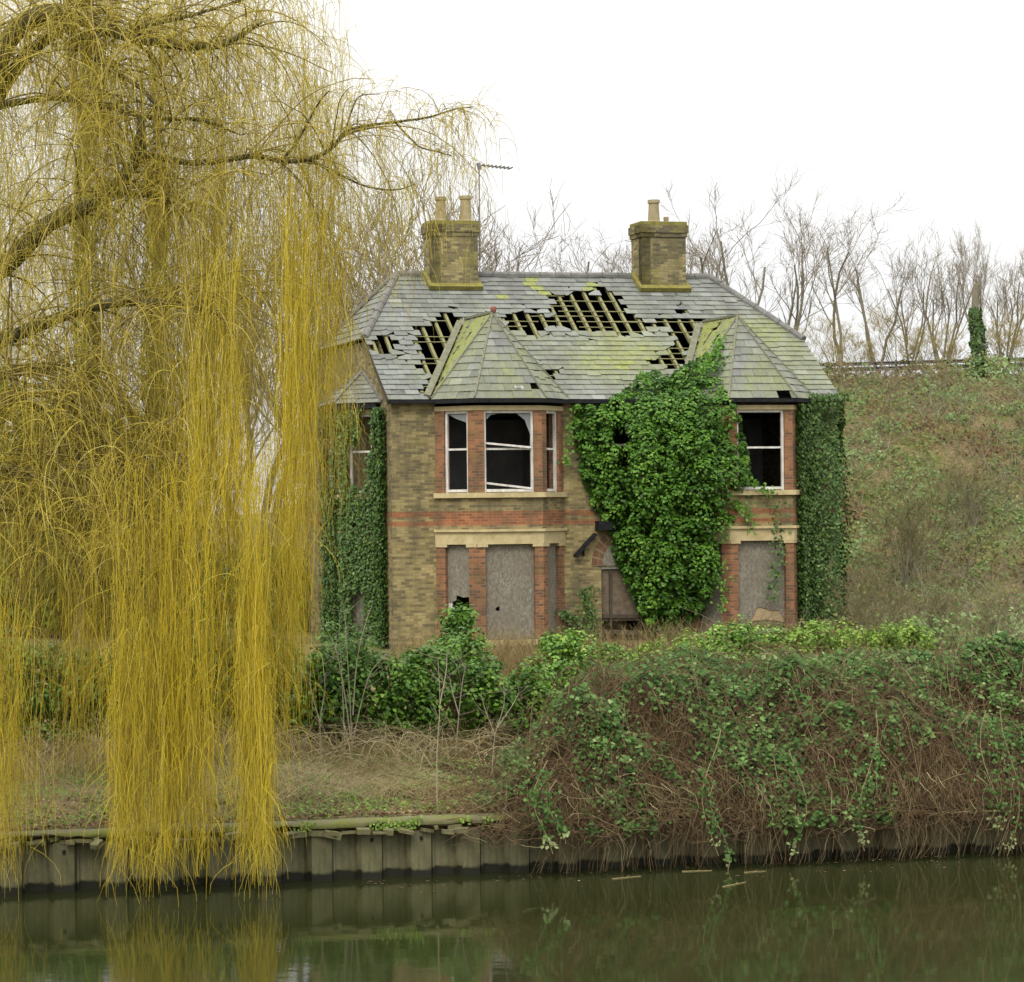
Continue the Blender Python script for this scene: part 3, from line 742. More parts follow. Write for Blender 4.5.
# ------------------------------------------------------------------ bank frame, terrain, water, quay
BA = math.radians(13); B0 = np.array([-4.29, 37.15]); BD = np.array([math.cos(BA), math.sin(BA)]); BN = np.array([-math.sin(BA), math.cos(BA)])
def bank(l, s, z):
    l, s, z = np.broadcast_arrays(np.asarray(l, float), np.asarray(s, float), np.asarray(z, float))
    return np.stack([B0[0] + l * BD[0] + s * BN[0], B0[1] + l * BD[1] + s * BN[1], z], -1)
def sm(x): x = np.clip(x, 0, 1); return x * x * (3 - 2 * x)
CR0 = np.array([19.5, 92.0]); CRD = nrm(np.array([1, -.35])); CRN = np.array([CRD[1], -CRD[0]])   # CRN points at the camera
CREST = 9.77
def gz(X, Y):
    X = np.asarray(X, float); Y = np.asarray(Y, float)
    s = (X - B0[0]) * BN[0] + (Y - B0[1]) * BN[1]
    base = np.interp(s, [0, .5, 2.5, 9, 20, 28, 60, 400], [.80, .84, .94, 1.1, 1.55, 1.84, 2.2, 3.0])
    t = (X - CR0[0]) * CRN[0] + (Y - CR0[1]) * CRN[1]
    e = sm(1 - t / 20.0) * sm((X - 3) / 9.0)
    e = np.where(t < 0, sm((X - 3) / 9.0), e)
    nz = .12 * vnoise(np.stack([X, Y, X * 0], -1), 2.2) * np.clip((s - 2) / 6, 0, 1)
    return base + (CREST - base) * e + nz * np.where(t < 0, .1, 1)
def grid_mesh(name, P, mat, parent=None, smooth=True):
    n, m = P.shape[:2]; i = np.arange(n - 1)[:, None]; j = np.arange(m - 1)[None, :]
    b = i * m + j; Q = np.stack([b, b + m, b + m + 1, b + 1], -1).reshape(-1, 4)
    return npmesh(name, P.reshape(-1, 3), Q, mat, parent, smooth)
# ground: leaf litter, bare soil and moss near the water, rough grass further off
m, nt, b = newmat('bank_soil'); oc = objco(nt)
n1 = noise(nt, .8, 6, .65, oc); n2 = noise(nt, 9, 5, .7, oc)
c1_ = ramp(nt, n2, [(.3, (.07, .052, .026)), (.5, (.16, .125, .06)), (.68, (.28, .22, .11))])
c2_ = ramp(nt, n2, [(.3, (.05, .062, .016)), (.65, (.13, .15, .04))])
nt.links.new(mixc(nt, ramp(nt, n1, [(.45, (0, 0, 0)), (.62, (1, 1, 1))]), c1_, c2_), b.inputs['Base Color'])
b.inputs['Roughness'].default_value = .95; b.inputs['Specular IOR Level'].default_value = .1; bump(nt, b, n2, .8, .06); M['soil'] = m
ls = np.concatenate([np.linspace(-300, -32, 14), np.linspace(-30, 62, 185), np.linspace(66, 400, 16)])
ss = np.concatenate([np.linspace(.38, 3, 12), np.linspace(3.4, 85, 150), np.linspace(90, 900, 30)])
Lg, Sg = np.meshgrid(ls, ss, indexing='ij'); P = bank(Lg, Sg, 0.0); P[..., 2] = gz(P[..., 0], P[..., 1])
tag(grid_mesh('ground', P, M['soil']), kind='structure')
# canal water
m, nt, b = newmat('canal_water'); oc = objco(nt)
b.inputs['Base Color'].default_value = (.022, .026, .008, 1); b.inputs['Roughness'].default_value = .045; b.inputs['IOR'].default_value = 1.33
w1 = noise(nt, 2.2, 3, .55, scaled(nt, oc, (.6, 1.2, 1)), .4); bump(nt, b, w1, .03, .05); M['water'] = m
x, y = np.meshgrid(np.linspace(-320, 400, 30), np.linspace(-40, 160, 20), indexing='ij')
wp = bank(x, y - 160.0 + .2, 0.0)
tag(grid_mesh('water', wp, M['water']), kind='structure')
# ---- sheet pile wall
m, nt, b = newmat('stained_sheet_steel'); oc = objco(nt); sx = N(nt, 'ShaderNodeSeparateXYZ'); nt.links.new(oc, sx.inputs[0])
n1 = noise(nt, 3, 6, .7, scaled(nt, oc, (2, 2, .6)))
col = ramp(nt, n1, [(.28, (.065, .062, .03)), (.5, (.125, .118, .06)), (.72, (.20, .19, .11))])
col = mixc(nt, ramp(nt, noise(nt, 7, 4, .7, oc), [(.56, (0, 0, 0)), (.72, (.7, .7, .7))]), col, (.14, .085, .04))
ad = N(nt, 'ShaderNodeMath', operation='MULTIPLY_ADD'); nt.links.new(noise(nt, 2.4, 3, .6, oc), ad.inputs[0]); ad.inputs[1].default_value = -.22; nt.links.new(sx.outputs[2], ad.inputs[2])
wet = ramp(nt, ad.outputs[0], [(.0, (1, 1, 1)), (.045, (0, 0, 0))])
col = mixc(nt, wet, col, (.016, .016, .009))
nt.links.new(col, b.inputs['Base Color']); b.inputs['Roughness'].default_value = .75; b.inputs['Specular IOR Level'].default_value = .25; bump(nt, b, n1, .3, .01); M['pile'] = m
q0 = bank(0, 0, 0.0)
quay = empty('retaining_wall', tuple(q0), BA)
tag(quay, 'rusty stained sheet pile wall with a mossy coping along the water edge', 'retaining wall')
pitch = .76; dpt = .17
l = -4.6
while l < 22:
    pl = [(l, .0), (l + .30, .0), (l + .37, dpt), (l + .69, dpt), (l + .755, .002)]
    dz = random.gauss(0, .012)
    mb = MB(); mb.prism(pl, -1.2, .70 + dz, .03)
    # interlock rib down one joint
    mb.bar((l + .37, dpt - .03, -1.2), (l + .37, dpt - .03, .69 + dz), .03, .05)
    o = mb.build('sheet_pile', M['pile'], quay, origin=(l + .38, 0, 0)); o.location = (l + .38, random.gauss(0, .012), 0)
    o.rotation_euler = (random.gauss(0, .006), random.gauss(0, .004), 0)
    if random.random() < .4:
        mb = MB(); h = .58; mb.cyl((l + .15, -.012, h - .025), [(.024, 0), (.024, .05)], 8); r = mb.build('bolt_hole', M['black'], o, origin=(l + .38, 0, 0)); r.location = (0, 0, 0)
    l += pitch
m, nt, b = newmat('mossy_coping'); oc = objco(nt)
n1 = noise(nt, 2.2, 6, .7, oc)
nt.links.new(ramp(nt, n1, [(.32, (.07, .062, .03)), (.44, (.15, .135, .07)), (.54, (.13, .135, .035)), (.7, (.13, .165, .022))]), b.inputs['Base Color'])
b.inputs['Roughness'].default_value = .95; bump(nt, b, noise(nt, 9, 5, .7, oc), .8, .03); M['coping'] = m
def rough_strip(name, l0, l1, s0, s1, z0, z1, amp, parent, mat, step=.16, jag=0):
    n = int((l1 - l0) / step); L = np.linspace(l0, l1, n)
    prof = [(s0, z0), (s0 - .01, (z0 + z1) / 2), (s0 + .02, z1), ((s0 + s1) / 2, z1 + .01), (s1, z1 - .02)]
    P = np.zeros((n, len(prof), 3))
    for k, (s, z) in enumerate(prof):
        P[:, k, 0] = L; P[:, k, 1] = s + rng.normal(0, amp, n); P[:, k, 2] = z + rng.normal(0, amp * .6, n) - (jag * np.maximum(0, vnoise(np.stack([L, L * 0, L * 0], -1), .5)) * -1 if k == 0 else 0)
    return grid_mesh(name, P, mat, parent)
rough_strip('coping', -6, 22, -.06, .5, .775, .865, .009, quay, M['coping'], jag=.13)
mb = MB(); mb.box(-7, 23, .22, .30, -1.2, .80); mb.build('backfill', M['soil'], quay)
# broken concrete lumps under the coping
for i in range(95):
    l = -4.8 + i * .14 + random.uniform(-.08, .08); w = random.uniform(.05, .26); mb = MB(); zz = random.uniform(.69, .755); mb.bar((0, -.03 + random.gauss(0, .025), zz), (w, -.03 + random.gauss(0, .03), zz + random.gauss(0, .025)), .12, random.uniform(.02, .09)); o = mb.build('broken_stone', M['coping'], quay); o.location = (l, 0, 0); o.rotation_euler = (random.gauss(0, .15), random.gauss(0, .08), random.gauss(0, .12))
# ---- floating sticks
def stick(p0, p1, label, r=.012, bend=.0):
    a, c = [EYEP + (at(*p, 1.0) - EYEP) * (EYE - .004) / (EYE - at(*p, 1.0)[2]) for p in (p0, p1)]
    mid = (a + c) / 2 + np.array([bend, bend, .0]); o = (a + c) / 2
    V, Q, v = tubes(smooth_path([a, mid, c], 9)[None], np.linspace(r, r * .55, 9)[None], 6)
    nb = NP(); nb.add(V, Q, v)
    tw = smooth_path([mid, mid + (c - a) * .12 + np.array([0, .10, .012])], 4); V, Q, v = tubes(tw[None], np.linspace(r * .5, r * .3, 4)[None], 5); nb.add(V, Q, v)
    ob = nb.build('floating_stick', M['reed'], None, True, origin=o); tag(ob, label, 'stick', 'sticks floating by the bank')
M['reed'] = simple('pale_dead_reed', (.15, .12, .05), (.26, .21, .10), 12, .8, .2)
stick((682, 871.5), (712, 870.5), 'pale floating stick under the bramble clump that trails into the water')
stick((612, 879), (641, 876), 'dull submerged stick nearest the bare sheet piling')
stick((744, 872.5), (766, 871), 'short straight floating stick close under the bramble bank', .011)
stick((722, 887), (746, 882), 'forked floating stick furthest out from the bank', .012, .03)
# ---- crash barrier on the embankment
gr = empty('crash_barrier', (*CR0, CREST), math.atan2(CRD[1], CRD[0]))
tag(gr, 'grey steel crash barrier along the top of the embankment behind the bare trees', 'crash barrier')
def wbeam(z, h):
    mb = MB(); prof = [(-.03, 0), (-.085, .2), (-.03, .4), (-.03, .6), (-.085, .8), (-.03, 1)]
    for i in range(5):
        (y0, a), (y1, c) = prof[i], prof[i + 1]
        mb.face([(-8, y0, z + a * h), (26, y0, z + a * h), (26, y1, z + c * h), (-8, y1, z + c * h)])
    mb.bar((-8, 0, z + h / 2), (26, 0, z + h / 2), .04, .04); return mb
wbeam(.52, .13).build('rail', M['rail'], gr); wbeam(.32, .15).build('rail', M['rail'], gr)
for i in range(15):
    mb = MB(); x = -8 + i * 2.4; mb.bar((x, .05, -.2), (x, .05, .68), .09, .06); mb.build('post', M['rail'], gr)
mb = MB(); mb.box(-8, 26, .9, 1.1, -.1, .14)
kb = mb.build('kerb', simple('pale_kerb', (.26, .255, .24), (.36, .355, .33))); kb.location = gr.location; kb.rotation_euler = gr.rotation_euler; tag(kb, kind='structure')
mb = MB(); mb.face([(-12, 1.1, .03), (40, 1.1, .03), (40, 8.5, .03), (-12, 8.5, .03)])
rd = mb.build('road', simple('asphalt', (.04, .04, .042), (.06, .06, .06))); rd.location = gr.location; rd.rotation_euler = gr.rotation_euler; tag(rd, kind='structure')
# ------------------------------------------------------------------ foliage
def clumps(C, R, n, size, up=.5, out=None, var=.5, vsd=.18, inner=.55, hemi=None):
    """leaf clumps: C (k,3) centres, R (k,) radii, n leaves each"""
    C = np.asarray(C, float); k = len(C); R = np.broadcast_to(np.asarray(R, float), (k,))
    d = rng.normal(size=(k, n, 3))
    if hemi is not None: d += np.asarray(hemi) * .8
    d = nrm(d); r = R[:, None] * (inner + (1 - inner) * rng.random((k, n)) ** .5)
    P = C[:, None] + d * r[..., None]
    Nn = d + np.array([0, 0, up]) + rng.normal(0, .35, (k, n, 3))
    if out is not None: Nn += np.asarray(out)
    cv = var + rng.normal(0, vsd * .7, (k, 1)); v = np.clip(cv + rng.normal(0, vsd, (k, n)), 0, 1)
    return leaves(P.reshape(-1, 3), Nn.reshape(-1, 3), size * rng.uniform(.7, 1.25, k * n), v.ravel())
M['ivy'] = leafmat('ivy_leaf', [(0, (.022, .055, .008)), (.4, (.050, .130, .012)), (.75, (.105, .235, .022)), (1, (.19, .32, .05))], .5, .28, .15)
M['ivy_dark'] = leafmat('small_ivy_leaf', [(0, (.026, .055, .010)), (.5, (.055, .115, .020)), (.9, (.11, .19, .035)), (1, (.20, .26, .07))], .5, .35, .12)
M['bush'] = leafmat('laurel_leaf', [(0, (.036, .085, .010)), (.5, (.085, .19, .018)), (.85, (.17, .32, .03)), (1, (.30, .42, .07))], .45, .35, .2)
M['bush_light'] = leafmat('fresh_leaf', [(0, (.08, .13, .016)), (.5, (.16, .27, .03)), (1, (.30, .42, .07))], .5, .35, .25)
M['bramble_leaf'] = leafmat('bramble_leaf', [(0, (.028, .068, .014)), (.45, (.075, .158, .032)), (.8, (.165, .28, .08)), (.95, (.30, .37, .16)), (1, (.36, .31, .16))], .6, .2, .25)
M['scrub_leaf'] = leafmat('scrub_leaf', [(0, (.16, .09, .04)), (.22, (.185, .145, .055)), (.45, (.16, .175, .055)), (.75, (.135, .22, .07)), (1, (.25, .33, .14))], .7, .2, .15)
M['cane'] = leafmat('bramble_cane', [(0, (.045, .028, .016)), (.5, (.125, .080, .042)), (.85, (.24, .175, .09)), (1, (.42, .36, .20))], .8, .15, 0)
M['straw'] = leafmat('dead_grass_blade', [(0, (.19, .135, .055)), (.5, (.38, .305, .14)), (1, (.60, .52, .31))], .8, .15, .1)
M['litter'] = leafmat('fallen_leaf', [(0, (.09, .05, .028)), (.6, (.20, .12, .065)), (1, (.34, .25, .16))], .8, .15, .05)
M['bark'] = simple('grey_bark', (.12, .11, .078), (.24, .215, .155), 9, .95, .1, (1, 1, .3))
M['twig'] = leafmat('bare_twig', [(0, (.15, .125, .095)), (.5, (.245, .21, .155)), (1, (.36, .31, .22))], .85, .15, 0)  # tones lightened so far crowns carry haze and pale sky glare
M['yellow_twig'] = leafmat('yellowish_twig', [(0, (.17, .13, .045)), (.5, (.29, .235, .075)), (1, (.42, .35, .14))], .85, .15, 0)
# ---- great ivy over the middle of the front
IV = [(573, 404), (600, 402), (612, 396), (628, 388), (640, 374), (655, 372), (668, 376), (690, 362), (712, 352), (722, 345), (733, 350), (736, 372), (738, 398), (742, 430), (749, 455), (752, 478), (745, 497), (738, 515), (727, 537), (720, 560), (716, 590), (706, 612), (690, 628), (668, 632), (648, 628), (634, 604), (624, 580), (614, 560), (609, 532), (594, 508), (582, 480), (575, 445)]
def ivy_surface(x, y, base):
    e = edgedist(x, y, IV); bulge = .16 + 1.0 * sm(e / 62) * sm((x - 585) / 60) + np.where(x > 688, .62 * sm((x - 685) / 25), 0)
    v = -bulge * base
    v = np.where(y < 398, -bulge * .55 + (398 - y) / 55 * 1.15 - .1, v)
    return v
def polysample(poly, n):
    xs = [p[0] for p in poly]; ys = [p[1] for p in poly]; X, Y = [], []
    while sum(map(len, X)) < n:
        x = rng.uniform(min(xs), max(xs), n); y = rng.uniform(min(ys), max(ys), n); k = inpoly(x, y, poly); X.append(x[k]); Y.append(y[k])
    return np.concatenate(X)[:n], np.concatenate(Y)[:n]
outw = -V3
nb = NP()
HOLE_IV = lambda x, y: (inpoly(x, y, [(611, 418), (627, 416), (629, 476), (617, 478), (612, 450)]) | inpoly(x, y, [(603, 412), (611, 412), (611, 430), (604, 430)]))
x, y = polysample(IV, 6000); k = ~HOLE_IV(x, y) & (edgedist(x, y, IV) > 3.5); x, y = x[k], y[k]
sel = []
for q in range(len(x)):
    if all((x[q] - x[o]) ** 2 + (y[q] - y[o]) ** 2 > 9.6 ** 2 for o in sel): sel.append(q)
x, y = x[sel], y[sel]
v = ivy_surface(x, y, 1.0); u, w = onv(x, y, v); C = hw(np.stack([u, v, w], -1)); rad = np.where(edgedist(x, y, IV) < 9, .14, .25) * rng.uniform(.75, 1.25, len(x)); C += outw * rng.uniform(-.10, .17, (len(x), 1))
nb.add(*clumps(C, rad, 84, .105, .9, outw * .3, .52, .17, .6, hemi=outw * .7 + np.array([0, 0, .75])))
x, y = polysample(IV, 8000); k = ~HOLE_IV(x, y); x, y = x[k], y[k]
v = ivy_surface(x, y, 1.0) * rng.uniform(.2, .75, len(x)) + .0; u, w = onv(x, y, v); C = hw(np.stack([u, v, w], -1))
nb.add(*leaves(C, outw + np.array([0, 0, .3]) + rng.normal(0, .5, C.shape), .14 * rng.uniform(.7, 1.2, len(C)), np.clip(rng.normal(.22, .15, len(C)), 0, 1)))  # inner leaves coloured darker, painting shade into the gaps between clumps
# loose shoots reaching past the edge
for (a, c, n) in (((748, 480), (772, 492), 50), ((573, 410), (566, 470), 60), ((735, 352), (729, 380), 60), ((722, 338), (700, 372), 120), ((640, 372), (648, 380), 40), ((722, 560), (722, 610), 60), ((745, 500), (752, 530), 40)):
    t = rng.random(n); x = a[0] + (c[0] - a[0]) * t + rng.normal(0, 3, n); y = a[1] + (c[1] - a[1]) * t + rng.normal(0, 3, n)
    v = np.where(y < 398, (398 - y) / 55 * .8 - .75, -.25 - .8 * (x > 690)); u, w = onv(x, y, v); C = hw(np.stack([u, v, w], -1))
    nb.add(*leaves(C, outw + np.array([0, 0, .4]) + rng.normal(0, .4, C.shape), .11 * rng.uniform(.7, 1.2, n), np.clip(rng.normal(.6, .15, n), 0, 1)))
io = hw(np.array([hu(660), -.3, 0.]))
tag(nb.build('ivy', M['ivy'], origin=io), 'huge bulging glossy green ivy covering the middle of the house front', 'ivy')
def ivy_wall(p0, p1, n, dens, skip):
    p0 = np.array(p0, float); p1 = np.array(p1, float); dd = nrm(p1 - p0); no = np.array([dd[1], -dd[0]]); L = np.linalg.norm(p1 - p0)
    s = rng.random(n) * L; w = rng.random(n) * (WE - .15); dep = rng.random(n) * .2 + .02
    q = p0 + dd * s[:, None] + no * dep[:, None]; C = np.concatenate([q, w[:, None]], 1)
    k = (vnoise(np.stack([s, w, w * 0 + L], -1), .55) > -dens)
    for (a, c, z0, z1) in skip: k &= ~((s > a) & (s < c) & (w > z0 + .1 * np.sin(s * 17)) & (w < z1 + .12 * np.sin(s * 23)))
    C = hw(C)[k]; n3 = no[0] * U3 + no[1] * V3
    nb.add(*leaves(C, n3 + np.array([0, 0, .35]) + rng.normal(0, .35, C.shape), .095 * rng.uniform(.7, 1.3, len(C)), np.clip(rng.normal(.5, .2, len(C)), 0, 1)))
# ---- column of small leaved ivy wrapping the far corner
nb = NP(); n = 15000
a = rng.random(n); w = rng.random(n) ** .95 * (WE + .15)
ue = hu(800); tot = (LEN - ue) + 1.8
d = a * tot; u = np.where(d < LEN - ue, ue + d, LEN + .12); v = np.where(d < LEN - ue, -.12, d - (LEN - ue))
lump = vnoise(np.stack([u * 1.0, v * 1.0, w], -1), .8); dep = rng.random(n) ** .7 * np.clip(.26 + .24 * lump + .1 * vnoise(np.stack([w, u, v], -1), .3), .05, 1)
top = np.clip((w - WE + .5) / .6, 0, 1)
edge = .10 * vnoise(np.stack([w * 1.0, w * 0, w * 0], -1), .6)
keep = (u > ue + .05 + edge + np.where(w < 2.2, .0, 0)); 
uu = np.where(d < LEN - ue, u, u + dep); vv = np.where(d < LEN - ue, v - dep - top * .22, v)
C = hw(np.stack([uu, vv, w], -1))[keep]; nn = (np.where((d < LEN - ue)[:, None], outw, U3) + np.array([0, 0, .35]))[keep] + rng.normal(0, .35, C.shape)
nb.add(*leaves(C, nn, .085 * rng.uniform(.7, 1.3, len(C)), np.clip(rng.normal(.5, .22, len(C)), 0, 1)))
cb2 = lerp(BAYS[1][0][2], BAYS[1][0][3], .14); ivy_wall(cb2, BAYS[1][0][3], 8000, 3, [])
for i in range(10):   # shoots creeping up the valley of the roof
    n = 14; t = rng.random(n); x = 806 - 22 * t + rng.normal(0, 2, n); y = 395 - 26 * t + rng.normal(0, 2, n); v = EV + (396 - y) / 122 * (DH - EV); u, w = onv(x, y, v - .12); C = hw(np.stack([u, v - .12, w], -1))
    nb.add(*leaves(C, outw + np.array([0, 0, .8]) + rng.normal(0, .3, C.shape), .10 * rng.uniform(.7, 1.2, n), np.clip(rng.normal(.6, .15, n), 0, 1)))
tag(nb.build('ivy', M['ivy_dark'], origin=hw(np.array([LEN, -.1, 0.]))), 'dark small leaved ivy column wrapping the house corner beside the embankment', 'ivy')
# ---- ivy over the side bay
nb = NP()
ivy_wall(SB[2], SB[3], 6500, 1.1, [(.30, .86, W_S1 + .15, W_WT - .75), (.66, .98, W_S1 + .9, W_WT + .15), (.38, .72, W_BASE + .3, W_BASE + 1.25), (.3, .95, -.5, .35)])
ivy_wall(SB[1], SB[2], 7000, 1.0, [(.35, 1.2, W_S1 + .3, W_WT)])
ivy_wall(SB[3], (0, .42), 5000, 1.1, [])
tag(nb.build('ivy', M['ivy_dark'], origin=hw(np.array([-.5, 2., 0.]))), 'dark ivy smothering the side bay wall next to the willow', 'ivy')
# ---- shoots by the door
nb = NP()
for (x0, y0, x1, y1, n, sd) in ((586, 590, 592, 640, 260, 5), (562, 612, 590, 634, 170, 4), (566, 634, 600, 650, 200, 6), (655, 628, 690, 640, 250, 7), (775, 500, 779, 560, 90, 5), (776, 560, 772, 605, 90, 4)):
    t = rng.random(n); x = x0 + (x1 - x0) * t + rng.normal(0, sd, n); y = y0 + (y1 - y0) * t + rng.normal(0, sd * .6, n); vv = -.12 - .2 * rng.random(n) - np.where(x > 700, .75, 0)
    u, w = onv(x, y, vv); C = hw(np.stack([u, vv, w], -1)); nb.add(*leaves(C, outw + np.array([0, 0, .4]) + rng.normal(0, .4, C.shape), .10 * rng.uniform(.7, 1.2, n), np.clip(rng.normal(.45, .2, n), 0, 1)))
tag(nb.build('ivy', M['ivy_dark'], origin=hw(np.array([hu(590), -.2, 0.]))), 'sparse straggling ivy shoots around the boarded front door', 'ivy')
# ---- evergreen bushes in front of the house
def bush(name, label, blobs, leaf, size, mat, nleaf=42, dens=1.0, group=None, cat='bush', var=.5):
    """blobs: (px centre x, y, half width px, half height px, depth)"""
    nb = NP(); P0 = None
    for (bx, by, hwid, hh, Y) in blobs:
        c = at(bx, by, Y); rx = hwid / F * Y; rz = hh / F * Y; ry = rx * .8
        if P0 is None: P0 = np.array([c[0], c[1], gz(c[0], c[1])])
        k = max(8, int(dens * 60 * rx * rz + 10)); d = nrm(rng.normal(size=(k * 2, 3))); d = d[(d[:, 1] < .45) & (d[:, 2] > -.75)][:k]
        C = c + d * np.array([rx, ry, rz]) * rng.uniform(.72, 1.0, (len(d), 1)); C[:, 2] += .18 * vnoise(C, .8)
        nb.add(*clumps(C, rng.uniform(.16, .32, len(C)), nleaf, size, .7, None, var, .17, .4, hemi=np.array([0, -.3, .5])))
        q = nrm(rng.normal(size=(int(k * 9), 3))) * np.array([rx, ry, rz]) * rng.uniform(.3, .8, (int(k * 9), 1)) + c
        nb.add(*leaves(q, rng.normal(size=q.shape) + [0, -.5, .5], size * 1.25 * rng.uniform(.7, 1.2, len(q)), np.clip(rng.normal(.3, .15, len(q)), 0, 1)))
        # woody stems
        g = gz(c[0], c[1]); n = 16; a = np.stack([c[0] + rng.normal(0, rx * .5, n), c[1] + rng.normal(0, ry * .4, n) - .2, np.full(n, g)], -1); e = c + rng.normal(0, 1, (n, 3)) * np.array([rx, ry, rz]) * .5
        path = np.stack([a + (e - a) * t + np.array([0, 0, .12]) * math.sin(t * 3) for t in (0, .33, .66, 1)], 1); V, Q, vv = tubes(path, np.linspace(.016, .007, 4)[None], 3, rng.uniform(.2, .9, n)); nb.add(V, Q, vv, 1)
    tag(nb.build(name, [M[mat], M['cane']], origin=P0), label, cat, group)
bush('evergreen_bush', 'broad glossy evergreen bush below the bay window nearest the willow', [(440, 688, 52, 46, 47.6), (398, 706, 34, 42, 47), (462, 655, 28, 26, 48.6), (456, 634, 13, 17, 49.5), (487, 695, 24, 36, 47.5)], 0, .10, 'bush')
bush('evergreen_bush', 'dark evergreen bush beside the willow curtain, under the side bay', [(333, 692, 26, 52, 47.5), (358, 694, 22, 46, 47), (316, 705, 20, 44, 47), (350, 660, 22, 20, 50)], 0, .10, 'bush', var=.42)
bush('evergreen_bush', 'low evergreen bush between the two bays beneath the ivy covered doorway', [(530, 700, 28, 32, 48), (572, 656, 30, 16, 56), (560, 686, 26, 26, 50), (602, 676, 26, 20, 53)], 0, .10, 'bush', var=.58)
bush('leafy_shrub', 'bright green shrub below the great ivy, behind the brambles', [(664, 662, 42, 15, 55), (640, 672, 24, 12, 53), (700, 655, 26, 12, 55)], 0, .09, 'bush_light')
bush('evergreen_bush', 'rounded green shrub just under the bay window with the torn board', [(732, 652, 34, 24, 54), (760, 645, 26, 18, 55), (715, 664, 22, 18, 53)], 0, .09, 'bush', var=.6)
bush('leafy_shrub', 'long low fresh green shrub at the embankment foot past the house corner', [(820, 642, 34, 13, 56), (868, 640, 34, 11, 57), (905, 636, 24, 9, 58), (790, 645, 24, 13, 55)], 0, .09, 'bush_light')
bush('evergreen_bush', 'dark bush under the willow at the edge of the picture', [(40, 694, 48, 52, 47), (88, 700, 30, 50, 47), (5, 690, 30, 52, 47.5), (-40, 694, 36, 50, 47)], 0, .11, 'bush', var=.35)
bush('evergreen_bush', 'dark bush hidden behind the long willow cascades', [(150, 690, 50, 66, 47.5), (210, 688, 50, 66, 48), (270, 692, 40, 62, 48)], 0, .11, 'bush', var=.35)
bush('evergreen_bush', 'far dark bank of bushes seen through the willow strands', [(20, 590, 60, 60, 74), (110, 600, 60, 52, 76), (200, 600, 60, 56, 77), (280, 600, 44, 54, 76), (-60, 590, 60, 70, 75)], 0, .17, 'bush', 40, .6, var=.3)
bush('added_evergreen', 'tall dark evergreen mass added behind the lower willow limbs', [(-10, 470, 60, 90, 76), (60, 480, 55, 88, 77), (125, 490, 48, 80, 78), (165, 520, 34, 60, 76)], 0, .18, 'bush', 36, .5, None, 'tree', .25)  # mass added to keep bright sky out of the water's reflection
# ---- brambles over the bank
LB0 = 7.3
def hmound(l, s):
    prof = np.interp(s, [-.75, -.4, 0, .8, 2.2, 4, 8, 11, 13.5], [-.15, .18, .62, 1.18, 1.62, 1.6, 1.12, .6, .1])
    edge = sm((l - LB0 - .34 * np.maximum(s, 0) + .3) / (1.4 + 1.2 * np.clip(s / 4, 0, 1)))
    P = np.stack([l, s, l * 0], -1)
    return prof * edge * (1 + .26 * vnoise(P, 1.7) + .13 * vnoise(P + 5, .6))
def mound(l, s, f=1.0, dz=0.0):
    l = np.asarray(l, float); s = np.asarray(s, float); P = bank(l, s, 0.0)
    g = np.where(s < .4, .62 + .3 * np.clip((s + .5) / .9, 0, 1), gz(P[..., 0], P[..., 1]))
    P[..., 2] = g + hmound(l, s) * f + dz; return P
nb = NP()
Lg, Sg = np.meshgrid(np.linspace(LB0 + .3, 24, 190), np.linspace(-.42, 13.5, 110), indexing='ij')
Pm = mound(Lg, Sg, .86); i = np.arange(189)[:, None]; j = np.arange(109)[None, :]; bq = i * 110 + j
nb.add(Pm, np.stack([bq, bq + 110, bq + 111, bq + 1], -1).reshape(-1, 4), None, 2)
def canes(n, l0, l1, s0, s1, length, r, spread, dzl, dzh, m=7, bias=None):
    l = rng.uniform(l0, l1, n); s = s0 + (s1 - s0) * rng.random(n) ** 1.4; a = rng.uniform(0, 6.28, n) if bias is None else rng.normal(bias, .8, n); L = rng.uniform(*length, n)
    t = np.linspace(0, 1, m)
    curl = rng.normal(0, .9, n)
    ang = a[:, None] + curl[:, None] * t[None]
    ll = l[:, None] + np.cumsum(np.cos(ang), 1) * L[:, None] / m; ss_ = s[:, None] + np.cumsum(np.sin(ang), 1) * L[:, None] / m
    ss_ = np.maximum(ss_, -.7 + .3 * rng.random((n, 1)))
    hump = np.sin(t * math.pi)[None] * rng.uniform(.0, spread, n)[:, None]
    P = mound(ll, ss_, 1.0); P[..., 2] += rng.uniform(dzl, dzh, n)[:, None] + hump; P += rng.normal(0, .018, P.shape)
    k = l > LB0 + .34 * np.maximum(s, 0) - .4
    return tubes(P[k], (rng.uniform(*r, n)[:, None] * np.linspace(1, .5, m)[None])[k], 3, np.clip(rng.normal(.5, .22, n), 0, 1)[k])
nb.add(*canes(9000, LB0 - .2, 23, -.45, 11, (.5, 1.5), (.0035, .0065), .28, -.14, .08), 0)
nb.add(*canes(5200, LB0 - .2, 23, -.6, 2.2, (.4, 1.3), (.003, .0055), .2, -.2, .10), 0)
nb.add(*canes(620, LB0, 23, 0, 10, (1.0, 2.4), (.004, .007), .75, .0, .14), 0)
